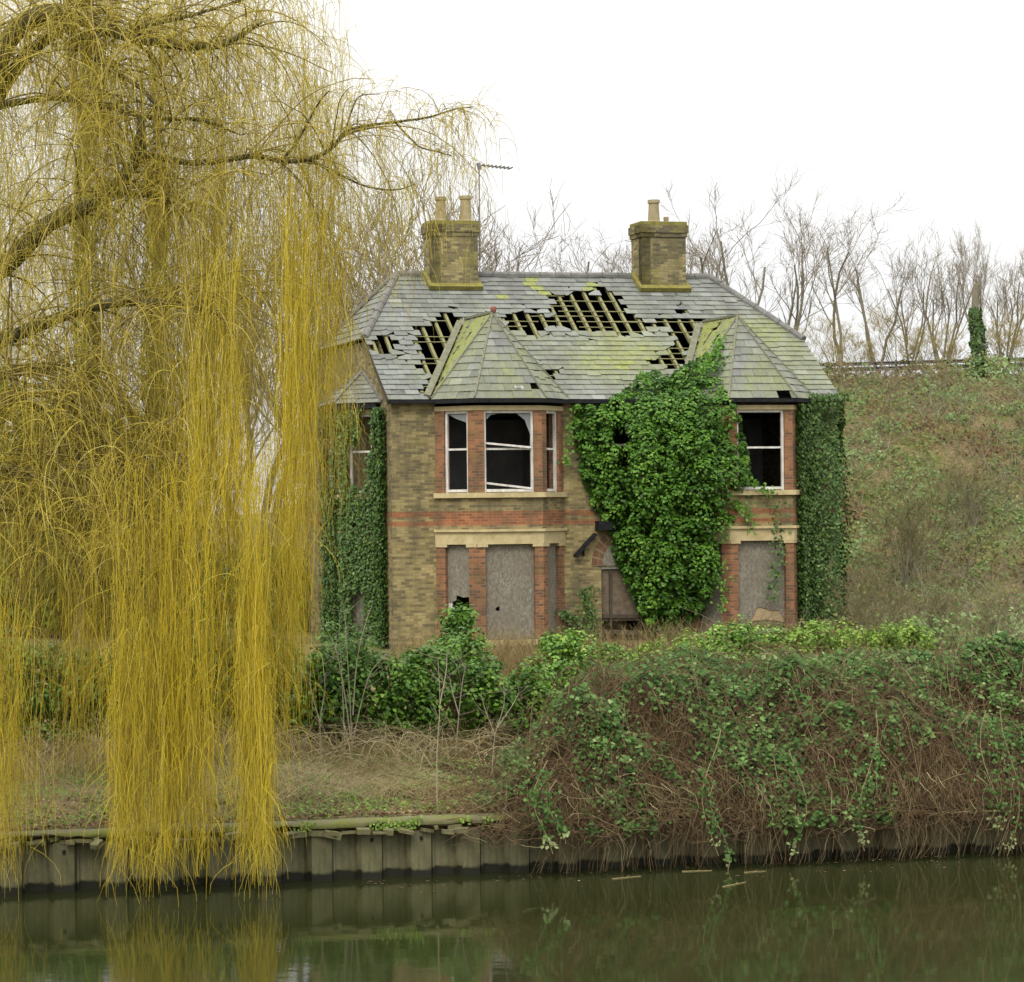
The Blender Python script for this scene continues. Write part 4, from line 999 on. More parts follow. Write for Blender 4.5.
# twigs hanging over the piling towards the water
n = 4200; l = LB0 + .2 + (23 - LB0) * rng.random(n); l = l[vnoise(np.stack([l, l * 0, l * 0], -1), .55) + np.clip((l - 10) * .12, -.3, .25) > rng.uniform(-.6, .65, n)]; n = len(l); top = rng.uniform(.55, 1.35, n); bot = np.maximum(.02, top - .25 - 1.0 * rng.random(n) ** 1.8); s0_ = rng.uniform(-.5, .0, n)
t = np.linspace(0, 1, 6)[None]; dl = rng.normal(0, .22, n)[:, None]
P = bank(l[:, None] + dl * t + .03 * np.sin(t * 9 + l[:, None]), s0_[:, None] - .22 * np.sin(t * 2.2), top[:, None] + (bot - top)[:, None] * t ** 1.3)
nb.add(*tubes(P, (rng.uniform(.0025, .0055, n)[:, None] * np.linspace(1, .5, 6)[None]), 3, np.clip(rng.normal(.62, .22, n), 0, 1)), 0)
# leafy runners: patches of leaves in threes along the canes
n = 4300; l = rng.uniform(LB0, 23, n); s = -.3 + 11.5 * rng.random(n) ** 1.25
pn = vnoise(np.stack([l, s * .9, l * 0], -1), 1.1); keep = (l > LB0 + .34 * np.maximum(s, 0) - .1) & (pn + np.interp(s, [-.3, .6, 2, 11], [-.30, -.02, .12, .30]) > rng.uniform(-.6, .6, n)); l, s = l[keep], s[keep]; n = len(l)
m_ = 9; t = np.arange(m_)[None]; ang = rng.normal(-1.57, .7, n)[:, None] + rng.normal(0, .1, (n, 1)) * t; stp = rng.uniform(.055, .10, n)[:, None]
ll = l[:, None] + np.cos(ang) * stp * t; s2 = np.maximum(s[:, None] + np.sin(ang) * stp * t, -.6)
Pc = mound(ll, s2, 1.02, .05).reshape(-1, 3); Pc = np.repeat(Pc, 4, 0) + rng.normal(0, .055, (len(Pc) * 4, 3))
bv = np.repeat(rng.normal(.42, .18, n) + np.where(s > 4, .08, 0), m_ * 4); nb.add(*leaves(Pc, rng.normal(0, .4, Pc.shape) + [0, -.45, .8], .090 * rng.uniform(.5, 1.35, len(Pc)), np.clip(bv + rng.normal(0, .14, len(Pc)), 0, .94)), 1)
# trailing leafy streamers down to the water
for (x, yt, yb, n, wd) in ((543, 770, 848, 150, 9), (556, 790, 838, 90, 7), (712, 740, 850, 110, 8), (797, 760, 855, 110, 8), (868, 720, 845, 170, 11), (990, 720, 830, 190, 14), (720, 790, 870, 60, 5), (1010, 720, 850, 120, 10)):
    t = np.sort(rng.random(n)); xx = x + 9 * np.sin(t * 5 + x) + rng.normal(0, wd, n) * (1 - .65 * t) * (.55 + .6 * np.abs(np.sin(t * 9 + x))); yy = yt + (yb - yt) * t
    Y = 38.35 + (x - 543) * .0040; Pp = at(xx, yy, Y - .15 + rng.normal(0, .06, n))
    vv = np.where(t > .88, rng.choice([.96, .93], n), np.clip(rng.normal(.34, .2, n), 0, .9))
    nb.add(*leaves(Pp, rng.normal(0, .4, Pp.shape) + [0, -.9, .5], .066 * rng.uniform(.55, 1.3, n), vv), 1)
    cp = at(x + 10 * np.sin(np.linspace(0, 1, 8) * 5 + x), np.linspace(yt - 10, yb + 6, 8), Y - .13); V, Q, q = tubes(cp[None], np.linspace(.009, .006, 8)[None], 4, np.array([.9])); nb.add(V, Q, q, 0)
m, nt, b = newmat('bramble_thatch'); oc = objco(nt); n2 = noise(nt, 14, 6, .75, scaled(nt, oc, (1, 1, 2.5)))
nt.links.new(ramp(nt, n2, [(.3, (.028, .022, .010)), (.5, (.085, .066, .028)), (.7, (.17, .135, .06))]), b.inputs['Base Color']); b.inputs['Roughness'].default_value = .95; b.inputs['Specular IOR Level'].default_value = .05
bump(nt, b, n2, 1, .15); M['thatch'] = m
tag(nb.build('brambles', [M['cane'], M['bramble_leaf'], M['thatch']]), 'tangled brown brambles with pale green leaves spilling over the piling into the water', 'brambles', kind='stuff')
# ---- dead grass, weeds and litter on the open bank
def blades(n, l0, l1, s0, s1, h, lean, r, var, m=4):
    l = rng.uniform(l0, l1, n); s = rng.uniform(s0, s1, n); P = bank(l, s, 0.0); P[:, 2] = gz(P[:, 0], P[:, 1]) - .02
    H = rng.uniform(*h, n); a = rng.uniform(0, 6.28, n); t = np.linspace(0, 1, m)[None]; ln = rng.uniform(*lean, n)[:, None] * H[:, None]
    Q = np.stack([P[:, 0:1] + np.cos(a)[:, None] * ln * t ** 1.5, P[:, 1:2] + np.sin(a)[:, None] * ln * t ** 1.5, P[:, 2:3] + H[:, None] * (t - .35 * t ** 3 * np.minimum(ln, 1))], -1)
    return tubes(Q, r * np.linspace(1, .35, m)[None], 3, np.clip(rng.normal(var, .18, n) + .32 * vnoise(P, .7), 0, 1))
nb = NP()
nb.add(*blades(13000, -8, 9.5, .7, 10, (.05, .22), (.6, 1.8), .0032, .32)); nb.add(*blades(4200, 3.2, 7.6, 2.2, 6.2, (.08, .28), (.9, 2.6), .0040, .72)); nb.add(*blades(4200, -8, 8.4, 5.5, 9.6, (.2, .55), (.7, 2.0), .0042, .22)); nb.add(*blades(2600, -8, 9, 5.5, 11, (.4, 1.1), (.3, 1.5), .005, .6, 6))
x, y = polysample([(478, 640), (545, 636), (552, 668), (470, 672)], 1500); yy = 57 + rng.normal(0, 1.5, 1500); P = at(x, y + 18, yy); P[:, 2] = gz(P[:, 0], P[:, 1]); t = np.linspace(0, 1, 5)[None]
H = rng.uniform(.4, 1.1, 1500)[:, None]; a = rng.normal(0, .5, (1500, 2))
Q = np.stack([P[:, 0:1] + a[:, :1] * H * t ** 1.5, P[:, 1:2] + a[:, 1:] * H * t, P[:, 2:3] + H * t], -1); nb.add(*tubes(Q, .006 * np.linspace(1, .4, 5)[None], 3, np.clip(rng.normal(.15, .15, 1500), 0, 1)))
x = rng.uniform(395, 850, 2600); P = at(x, 648, 62.5 + rng.uniform(-1.5, 2.2, 2600) + (x - 391) * .0065); P[:, 2] = gz(P[:, 0], P[:, 1]); H = rng.uniform(.2, .9, 2600)[:, None]; a = rng.normal(0, .4, (2600, 2))
Q = np.stack([P[:, 0:1] + a[:, :1] * H * t ** 1.5, P[:, 1:2] + a[:, 1:] * H * t, P[:, 2:3] + H * t], -1); nb.add(*tubes(Q, .005 * np.linspace(1, .4, 5)[None], 3, np.clip(rng.normal(.2, .2, 2600), 0, 1)))
tag(nb.build('dead_grass', M['straw']), 'pale matted dead grass and dry stalks on the open bank', 'dead grass', kind='stuff')
n = 7000; l = rng.uniform(-8, 9.5, n); s = .45 + 3.2 * rng.random(n) ** 2; P = bank(l, s, 0.0); P[:, 2] = np.where(s < .6, .885, gz(P[:, 0], P[:, 1])) + .012
nb = NP(); nb.add(*leaves(P, rng.normal(0, .3, P.shape) + [0, 0, 1], .06 * rng.uniform(.6, 1.4, n), np.clip(rng.normal(.5, .25, n), 0, 1)))
tag(nb.build('leaf_litter', M['litter']), 'brown fallen leaves lying along the edge of the coping', 'leaf litter', kind='stuff')
n = 16000; l = rng.uniform(-8, 9, n); s = rng.uniform(.4, 8, n); k = vnoise(np.stack([l, s, l * 0], -1), .8) > -.12; l, s = l[k], s[k]; P = bank(l, s, 0.0); P[:, 2] = gz(P[:, 0], P[:, 1]) + rng.uniform(.01, .12, len(l))
nb = NP(); P[:, 2] += .02; nb.add(*leaves(P, rng.normal(0, .4, P.shape) + [0, -.2, .8], .055 * rng.uniform(.6, 1.4, len(P)), np.clip(rng.normal(.4, .2, len(P)), 0, 1)))
x = rng.uniform(275, 520, 900); P = bank((x - 18) / 66.0 - .2, -.1 + rng.normal(0, .04, 900), .80 + rng.normal(0, .05, 900)); k = vnoise(P, .5) > .15
nb.add(*leaves(P[k], rng.normal(0, .4, P[k].shape) + [0, -.8, .5], .045 * rng.uniform(.6, 1.4, k.sum()), np.clip(rng.normal(.5, .2, k.sum()), 0, 1)))
tag(nb.build('weeds', M['bush_light']), 'low green weeds among the dead grass and along the coping', 'weeds', kind='stuff')
# ---- scrub on the embankment
nb = NP()
n = 125000; X = rng.uniform(9, 34, n); Y = rng.uniform(62, 93, n); t_ = (X - CR0[0]) * CRN[0] + (Y - CR0[1]) * CRN[1]; k = (t_ > .3) & (t_ < 27); X, Y = X[k], Y[k]
Z = gz(X, Y); P = np.stack([X, Y, Z], -1); pn = vnoise(P, 2.6); pg = vnoise(P + 40, 1.5)
kk = pg > -.75; P, pn, pg = P[kk], pn[kk], pg[kk]; n = len(P)
h = np.maximum(.05, .35 + .75 * vnoise(P + 9, 1.3) + .3 * vnoise(P, .5)); P[:, 2] += rng.random(n) ** .7 * h + .02
v = np.clip(.54 + .46 * pn + .25 * vnoise(P + 70, .9) + rng.normal(0, .17, n), 0, 1)
nb.add(*leaves(P, rng.normal(0, .5, P.shape) + [0, -.7, .6], .105 * rng.uniform(.6, 1.5, n), v), 0)
n = 17000; X = rng.uniform(9, 34, n); Y = rng.uniform(62, 92, n); P = np.stack([X, Y, gz(X, Y)], -1); t_ = (X - CR0[0]) * CRN[0] + (Y - CR0[1]) * CRN[1]; P = P[(t_ > .3) & (t_ < 27) & (vnoise(P + 3, 3) > -.2)]; n = len(P)
t = np.linspace(0, 1, 5)[None]; H = rng.uniform(.4, 1.6, n)[:, None]; a = rng.normal(0, .45, (n, 2))
Q = np.stack([P[:, 0:1] + a[:, :1] * H * t ** 1.4, P[:, 1:2] + a[:, 1:] * H * t, P[:, 2:3] + H * t * (1 - .25 * t)], -1)
nb.add(*tubes(Q, rng.uniform(.005, .009, n)[:, None] * np.linspace(1, .4, 5)[None], 3, np.clip(rng.normal(.5, .25, n), 0, 1)), 1)
tag(nb.build('hillside_scrub', [M['scrub_leaf'], M['twig']]), 'rough brown and green scrub covering the slope of the embankment', 'scrub', kind='stuff')
# ------------------------------------------------------------------ bare trees
def tree_paths(rs, H, r0, stems=3, levels=4, spread=.45, upward=.35, kids=(5, 8), lowfork=.18):
    """grow a bare tree standing at the origin: {0: trunk paths, 1: crown paths}"""
    out = {0: [], 1: []}
    def seg(p, d, L, r, lev):
        m = 6; pts = [p]; q = p.copy(); dd = d.copy()
        for i in range(m - 1):
            dd = nrm(dd + rs.normal(0, .10 + .03 * lev, 3) + np.array([0, 0, upward * .28])); q = q + dd * L / (m - 1); pts.append(q.copy())
        rend = r * (.5 if lev < levels else .55)
        out[0 if lev <= 1 else 1].append((np.array(pts), np.linspace(r, rend, m)))
        if lev >= levels: return
        nk = rs.integers(*kids) + (2 if lev == levels - 1 else 0)
        for k in range(nk):
            f = rs.uniform(.25, 1.0) if lev else rs.uniform(.3, 1)
            i = min(int(f * (m - 1)), m - 2); g = f * (m - 1) - i; pp = pts[i] * (1 - g) + pts[i + 1] * g
            ax = nrm(pts[i + 1] - pts[i]); o = nrm(np.cross(ax, rs.normal(size=3)))
            nd = nrm(ax * (1 - spread * rs.uniform(.5, 1.3)) + o * spread * rs.uniform(.7, 1.3))
            seg(pp, nd, L * rs.uniform(.38, .62), max(.0092, r * (1 - .5 * f) * rs.uniform(.42, .62)), lev + 1)
    base = np.zeros(3)
    if stems > 1:
        th = H * lowfork; out[0].append((np.array([[0, 0, -.3], [0, 0, th * .5], [0, 0, th]]).repeat(2, 0), np.linspace(r0, r0 * .85, 6)))
        for k in range(stems):
            a = 6.28 * k / stems + rs.uniform(-.5, .5); s = rs.uniform(.15, .45); seg(np.array([0, 0, th * .9]), nrm(np.array([math.cos(a) * s, math.sin(a) * s, 1.])), H * rs.uniform(.6, .85), r0 * .62, 1)
    else: seg(base, np.array([0, 0, 1.]), H * .9, r0, 0)
    return out
def tree_mesh(paths, mat, var, sides, name):
    nb = NP(); P = np.array([p for p, _ in paths]); R = np.array([r for _, r in paths])
    nb.add(*tubes(P, R, sides, np.clip(np.full(len(P), var) + rng.normal(0, .15, len(P)), 0, 1)))
    o = nb.build(name, mat, None, True); return o
PROTO = []
M['scrub_twig'] = leafmat('grey_green_scrub_twig', [(0, (.10, .085, .045)), (.5, (.17, .155, .075)), (1, (.25, .235, .13))], .85, .15, 0)
for k, (H, r0, st, sp, lf, tw) in enumerate(((8.5, .15, 3, .42, .12, 'twig'), (9, .14, 2, .50, .2, 'twig'), (8, .12, 4, .34, .08, 'twig'), (7.5, .11, 5, .32, .05, 'twig'), (5, .06, 6, .38, .04, 'yellow_twig'), (4, .05, 7, .45, .04, 'yellow_twig'), (4.2, .05, 8, .42, .03, 'scrub_twig'))):
    pt = tree_paths(np.random.default_rng(50 + k), H, r0, st, 4, sp, .4, (4, 6), lf)
    a = tree_mesh(pt[0], M['bark'], .4, 6, 'trunk'); c = tree_mesh(pt[1], M[tw], .5, 3, 'crown')
    PROTO.append((a.data, c.data, H, [x for x in (a, c)], np.percentile(np.concatenate([p for p, _ in pt[1]])[:, 2], 99.5)))
for p in PROTO:
    for o in p[3]: bpy.data.objects.remove(o)
def plant(k, px, ytop, Y, label, group=None, name='bare_tree', cat='tree', wide=1.0, rot=None):
    c = at(px, 507, Y); g = float(gz(c[0], c[1])); z = at(px, ytop, Y)[2]; s = (z - g) / PROTO[k][4]
    r = empty(name, (c[0], c[1], g - .05), random.uniform(0, 6.28) if rot is None else rot); r.scale = (s * wide, s * wide, s)
    tag(r, label, cat, group)
    for d, nm in ((PROTO[k][0], 'trunk'), (PROTO[k][1], 'crown')): link(nm, d, r)
G1 = 'bare trees behind the house'; G2 = 'bare trees along the embankment top'; G3 = 'yellowish thickets beside the barrier'
for a in ((2, 500, 198, 92, 'slender bare tree rising just beside the television aerial behind the roof'), (3, 452, 192, 96, 'bare tree directly behind the two-pot chimney'),
          (2, 405, 185, 90, 'bare twiggy tree between the willow edge and the two-pot chimney'), (3, 360, 165, 93, 'tall bare tree showing through the thin edge of the willow'), (1, 582, 212, 98, 'forked bare tree midway between the two chimneys'),
          (0, 545, 222, 95, 'low bare tree behind the ridge nearer the aerial'), (3, 617, 232, 97, 'bare tree close beside the single-pot chimney')): plant(*a, G1, wide=1.15)
for a in ((0, 740, 176, 98, 'tall spreading bare tree behind the half-hipped end of the roof'), (2, 786, 186, 101, 'upright bare tree just above the roof verge'), (1, 842, 200, 96, 'big forked bare tree rising over the house corner'),
          (0, 880, 214, 99, 'broad bare tree in the gap after the forked one, before the ivied stump'), (2, 912, 226, 96, 'many stemmed yellow grey bare tree in front of the barrier'), (3, 945, 246, 98, 'thin bare tree closest to the ivied stump on its house side'),
          (3, 1008, 250, 94, 'bare tree beside the ivied stump, on the side away from the house'), (3, 700, 225, 103, 'faint bare tree next to the single-pot chimney, above the ridge')): plant(*a, G2, wide=1.1)
for i, (px, yt, Y, lb) in enumerate(((838, 312, 93, 'thicket nearest the house corner'), (862, 318, 91, 'thicket between the house corner and the forked tree'), (898, 305, 92, 'thicket under the broad bare tree'), (925, 312, 90.5, 'thicket under the many stemmed tree'), (955, 318, 91, 'thicket just before the ivied stump'), (1000, 305, 90, 'thicket just past the ivied stump'), (1022, 300, 89, 'thicket at the picture edge'), (812, 330, 92, 'thicket peeping over the roof verge'))):
    plant(4 + i % 2, px, yt, Y, 'yellowish bare ' + lb, G3, 'bare_thicket', 'thicket', 1.25)
for i, (px, yt, Y, lb) in enumerate(((858, 560, 66, 'scrubby bare thicket against the ivy column at the foot of the slope'), (892, 590, 64, 'low bare thicket at the slope foot, second from the ivy column'), (935, 575, 66, 'scrubby bare thicket midway along the slope foot'), (985, 590, 63, 'low bare thicket at the slope foot near the picture edge'), (905, 480, 76, 'small bare thicket growing halfway up the slope'), (975, 455, 79, 'small bare thicket high on the slope below the ivied stump'))):
    plant(6, px, yt, Y, lb, 'thickets on the slope', 'bare_thicket', 'thicket', 1.3)
plant(3, 981, 222, 92, 'thin whippy sapling standing behind the ivied stump', None, 'sapling', 'sapling', .55)
# shrubs and trees on the flat ground behind the willow
for a in ((3, 245, 200, 84, 'bare tree in the pale gap between the willow cascades'), (1, 190, 215, 80, 'crooked bare tree behind the middle of the willow'), (0, 20, 120, 86, 'bare tree behind the willow limbs at the picture edge')): plant(*a, 'bare trees behind the willow', wide=1.3)
# ivied stump and ivy clad trunks
def ivied(name, label, px, ytop, ybase, Y, r, ivy, dens, cat, tip=None, rr=.3, lean=0):
    base = at(px, ybase, Y); base[2] = gz(base[0], base[1]) - .1; top = at(px + lean, ytop, Y); r_ = empty(name, tuple(base)); tag(r_, label, cat)
    p = smooth_path([base, base + (top - base) * .35 + [.05, 0, 0], base + (top - base) * .7 + [-.06, 0, 0], top], 12) - base
    nb = NP(); nb.add(*tubes(p[None], np.linspace(r, r * (.8 if tip is None else tip), 12)[None], 9))
    V = nb.V[0]; o = nb.build('trunk', M['bark'], r_, True)
    if tip is None:
        mb = MB(); e = p[-1]; mb.cyl(e, [(r * .8, -.01), (r * .7, .04), (r * .2, .02)], 9); mb.build('cut_top', M['timber'], r_)
    f0, f1 = ivy; n = dens; f = f0 + (f1 - f0) * rng.random(n); H = np.linalg.norm(p[-1]); idx = f * 11; i0 = np.minimum(idx.astype(int), 10); q = p[i0] * (1 - (idx - i0))[:, None] + p[i0 + 1] * (idx - i0)[:, None]
    a = rng.uniform(0, 6.28, n); th = r + .03 + rng.random(n) ** .8 * rr * np.sin(np.clip((f - f0) / (f1 - f0), 0, 1) ** .6 * math.pi) ** .6 * (1 + .4 * np.sin(f * 40))
    d = np.stack([np.cos(a), np.sin(a), a * 0], -1); C = q + d * th[:, None]; nb = NP(); nb.add(*leaves(C, d + [0, 0, .4] + rng.normal(0, .35, C.shape), .13 * rng.uniform(.6, 1.3, n), np.clip(rng.normal(.45, .2, n), 0, 1))); nb.build('ivy', M['ivy_dark'], r_)
    return r_, p, base
ivied('tree_stump', 'tall sawn off stump wrapped in dark ivy, standing at the crash barrier', 977.5, 285, 378, 89, .15, (.0, .72), 1300, 'stump', None, .11, -1)
for (px, yt, yb, Y, r, iv, n, lb, ln) in ((78, 20, 560, 72, .17, (.1, .97), 5200, 'thick ivy clad trunk behind the upper willow limb', 14), (152, 150, 560, 76, .2, (.1, .95), 6000, 'ivy clad trunk behind the horizontal willow limb', 8)):
    r_, p, bs = ivied('ivied_tree', lb, px, yt, yb, Y, r, iv, n, 'tree', .12, .26, ln)
    pt = tree_paths(np.random.default_rng(int(px)), 8, .10, 1, 3, .5, .3, (7, 10)); q = [(a * .8 + p[8], b) for a, b in pt[0] + pt[1]] + [(a * .7 + p[11], b * .8) for a, b in pt[0] + pt[1]]
    o = tree_mesh(q, M['twig'], .4, 3, 'crown'); o.parent = r_
# ---- saplings and canes on the open bank
def sapling(label, stems, Y, r=.013, tw=7):
    nb = NP(); b0 = at(*stems[0][0], Y); b0[2] = gz(b0[0], b0[1])
    for st in stems:
        P = smooth_path([at(x, y, Y + k * .1) for k, (x, y) in enumerate(st)], 10); nb.add(*tubes(P[None], np.linspace(r, r * .35, 10)[None], 5, np.array([.85])))
        for k in range(tw):
            i = random.randrange(3, 10); p = P[i]; d = np.array([random.gauss(0, .3), random.gauss(0, .2), random.uniform(.1, .45)]); q = smooth_path([p, p + d * .5 + [0, 0, -.02], p + d], 6)
            nb.add(*tubes(q[None], np.linspace(r * .4, r * .2, 6)[None], 3, np.array([.7])))
    tag(nb.build('sapling', M['twig'], None, True, origin=b0), label, 'sapling', 'bare saplings on the bank')
sapling('pale many stemmed sapling beside the trailing willow curtain', [[(352, 752), (350, 700), (347, 650), (345, 612)], [(352, 745), (362, 700), (372, 670), (392, 648)], [(351, 740), (344, 690), (336, 650), (328, 632)], [(353, 715), (357, 660), (366, 622), (372, 606)], [(345, 752), (343, 700), (341, 655)]], 45.6)
sapling('tall thin straight sapling rooted at the coping before the big bush', [[(437, 808), (437, 752), (440, 704), (438, 660)], [(440, 704), (446, 672), (447, 655)]], 39.6, .011)
sapling('slim leaning sapling between the big bush and the brambles', [[(455, 760), (461, 693), (466, 664)], [(459, 715), (452, 690), (449, 672)]], 45.2, .013)
sapling('thin bare sapling in the open grass close to the willow curtain', [[(322, 770), (320, 722), (325, 690), (322, 655)], [(320, 722), (312, 694), (309, 672)]], 43.0, .010)
sapling('short twiggy sapling where the open grass meets the bramble bank', [[(492, 775), (495, 735), (504, 705), (503, 680)], [(495, 735), (486, 712), (481, 694)], [(497, 728), (512, 706), (519, 692)]], 42.6, .010)
# dry fallen canes in front of the bushes
nb = NP()
for i in range(170):
    x = random.uniform(290, 500); Y = random.uniform(44, 49); b_ = at(x, 740, Y); b_[2] = gz(b_[0], b_[1]); L = random.uniform(.6, 1.9); a = random.uniform(0, 6.28); h = random.uniform(.05, .45)
    e = b_ + np.array([math.cos(a) * L, math.sin(a) * L * .4, random.uniform(.0, .3)]); mid = b_ + (e - b_) * .35 + np.array([0, 0, h]); m2 = b_ + (e - b_) * .7 + np.array([random.gauss(0, .08), 0, h * .9]); P = smooth_path([b_, mid, m2, e], 9); nb.add(*tubes(P[None], np.linspace(.009, .004, 9)[None], 3, np.array([random.uniform(.4, 1)])))
tag(nb.build('dry_canes', M['straw']), 'arching pale dry canes tangled under the evergreen bushes', 'dry canes', kind='stuff')
# ------------------------------------------------------------------ weeping willow
M['wbark'] = simple('willow_bark', (.06, .052, .026), (.135, .12, .06), 7, .95, .1, (1, 1, .5), .5)
M['withy'] = leafmat('golden_willow_twig', [(0, (.18, .13, .022)), (.3, (.39, .295, .026)), (.55, (.62, .475, .03)), (.8, (.76, .60, .04)), (1, (.78, .66, .12))], .6, .3, .15)
M['pale_withy'] = leafmat('pale_willow_twig', [(0, (.28, .215, .035)), (.4, (.54, .435, .06)), (.7, (.72, .59, .09)), (1, (.80, .72, .24))], .7, .25, .2)
M['wtwig'] = leafmat('brown_willow_twig', [(0, (.11, .085, .03)), (.5, (.26, .20, .05)), (1, (.42, .33, .09))], .75, .2, 0)
tb = at(-120, 620, 41.5); tb[2] = gz(tb[0], tb[1]) - .1
wil = empty('weeping_willow', tuple(tb)); tag(wil, 'huge golden weeping willow with bare twigs trailing to the water', 'willow tree')
wil_o = tb
def limb(pts, Y0, Y1, r0, r1, m=22, sides=9, name='limb', world=None):
    k = len(pts); Ys = np.linspace(Y0, Y1, k); P = np.array([at(x, y, Yk) for (x, y), Yk in zip(pts, Ys)])
    if world is not None: P = np.concatenate([np.array(world), P])
    P = smooth_path(P, m); R = np.linspace(1, 0, m) ** .8 * (r0 - r1) + r1; R = R * (1 + .05 * np.sin(np.arange(m) * 1.7))
    nb = NP(); nb.add(*tubes(P[None], R[None], sides)); nb.build(name, M['wbark'], wil, True, origin=None).location = -wil_o
    return P, R
PXR = 41 / F
trunk_top = at(-95, 395, 41.2)
tr = smooth_path([tb, tb + [.1, .1, 1.6], at(-105, 470, 41.3), trunk_top], 12)
nb = NP(); nb.add(*tubes(tr[None], np.linspace(.55, .36, 12)[None], 14)); nb.build('trunk', M['wbark'], wil, True).location = -wil_o
LIMBS = []
LIMBS.append(limb([(-60, 345), (-15, 282), (18, 254), (42, 228), (72, 212), (100, 199), (124, 176), (138, 152), (141, 118)], 38.90, 38.10, .19, .05, 30, world=[trunk_top]))
LIMBS.append(limb([(132, 166), (150, 157), (190, 163), (225, 160), (255, 156), (285, 161), (310, 159), (332, 148), (345, 132), (365, 126), (395, 122), (430, 117), (455, 109), (474, 107)], 38.55, 37.50, .052, .005, 40))
LIMBS.append(limb([(395, 122), (408, 136), (420, 147), (438, 152), (452, 156)], 37.81, 37.53, .018, .006, 14, 6))
LIMBS.append(limb([(310, 159), (335, 172), (365, 186), (395, 190), (415, 184)], 38.06, 37.65, .022, .006, 16, 6))
LIMBS.append(limb([(345, 132), (352, 110), (360, 96), (380, 94)], 37.92, 37.65, .016, .006, 12, 6))
LIMBS.append(limb([(282, 160), (298, 140), (318, 104), (330, 90)], 38.16, 37.77, .025, .008, 12, 6))
LIMBS.append(limb([(92, 203), (112, 195), (140, 194), (168, 201), (190, 212)], 38.62, 38.10, .06, .02, 16))
LIMBS.append(limb([(-60, 400), (-15, 352), (18, 334), (48, 322), (80, 310), (115, 303), (150, 303), (190, 306), (220, 314)], 38.76, 37.83, .13, .03, 30, world=[trunk_top]))
LIMBS.append(limb([(-60, 300), (-20, 130), (-5, 70), (14, 32), (40, 14), (70, 13), (98, 26), (130, 36), (170, 44), (215, 46), (240, 36), (262, 22)], 38.97, 37.80, .2, .012, 36, world=[trunk_top]))
LIMBS.append(limb([(14, 36), (34, 24), (64, 28), (90, 54), (112, 70), (140, 88), (160, 110)], 38.73, 37.95, .07, .02, 20))
LIMBS.append(limb([(-20, 130), (20, 62), (70, 20), (110, -30), (150, -70)], 39.08, 38.55, .12, .03, 20))
LIMBS.append(limb([(-20, 110), (30, 100), (58, 98), (100, 105), (150, 118), (200, 120), (240, 135)], 38.90, 37.95, .06, .012, 20))
LIMBS.append(limb([(-60, 430), (-10, 378), (18, 371), (42, 370), (68, 392), (100, 432), (125, 480), (140, 540)], 38.62, 37.83, .095, .02, 26, world=[trunk_top]))
LIMBS.append(limb([(-60, 450), (0, 402), (30, 404), (60, 430), (82, 470), (95, 520)], 38.48, 37.83, .08, .015, 22, world=[trunk_top]))
LIMBS.append(limb([(-60, 480), (-10, 466), (40, 480), (75, 506), (100, 530), (125, 556)], 38.37, 37.71, .06, .012, 22, world=[trunk_top]))
LIMBS.append(limb([(-60, 500), (-10, 508), (30, 512), (62, 540), (85, 580)], 38.48, 37.83, .05, .012, 20, world=[trunk_top]))
LIMBS.append(limb([(112, 428), (145, 455), (172, 500), (190, 530)], 37.95, 37.65, .016, .007, 14, 6))
LIMBS.append(limb([(70, 40), (150, 25), (210, 10), (270, -10)], 38.37, 37.80, .04, .012, 16, 6))
# secondary twiggery springing from the limbs
nb = NP(); EM = []
tw = []; tv = []
def warch(p, d, L, droop, m=9):
    pts = [p]; q = p.copy(); dd = d.copy()
    for i in range(m - 1): dd = nrm(dd + np.array([0, 0, -droop]) + rng.normal(0, .07, 3)); q = q + dd * L / (m - 1); pts.append(q.copy())
    return np.array(pts)
for li, (P, R) in enumerate(LIMBS):
    n = int(len(P) * (2.6 if R[-1] > .008 else 1.6))
    if li in (2, 3, 4, 5): n = 10
    for k in range(n):
        i = random.randrange(int(len(P) * .25), len(P)); d = rng.normal(size=3); d[2] = abs(d[2]) * .9 + .15; d[0] += .35
        a = warch(P[i], nrm(d), random.uniform(.8, 2.4) * (.38 if li in (2, 3, 4, 5) or pix(P[i])[0] > 350 else 1), random.uniform(.12, .30)); tw.append((a, min(.022, R[i] * .5) * random.uniform(.5, 1))); EM.append(a)
A = np.array([a for a, _ in tw]); R = np.array([r for _, r in tw])[:, None] * np.linspace(1, .35, 9)[None]
nb.add(*tubes(A, R, 4, np.clip(rng.normal(.4, .2, len(A)), 0, 1)))
# crooked dead-looking branches low in the crown, sweeping down towards the water
for i in range(46):
    x0, y0 = random.uniform(-30, 60), random.uniform(360, 510); x1, y1 = x0 + random.uniform(60, 150), y0 + random.uniform(30, 170); Y = random.uniform(37.4, 38.4)
    pts = [(x0, y0), (x0 + (x1 - x0) * .3, y0 - random.uniform(-6, 14)), (x0 + (x1 - x0) * .65, y0 + (y1 - y0) * random.uniform(.2, .5)), (x0 + (x1 - x0) * .9, y0 + (y1 - y0) * .75), (x1 + random.uniform(-14, 6), y1)]
    P = smooth_path([at(x, y, Y + k * .1 + random.gauss(0, .06)) for k, (x, y) in enumerate(pts)], 9); r = random.uniform(.006, .024)
    nb.add(*tubes(P[None], np.linspace(r, r * .3, 9)[None], 4, np.array([random.uniform(0, .45)])))
    EM.append(P)
o = nb.build('branch', M['wtwig'], wil, True); o.location = -wil_o; o['kind'] = 'stuff'
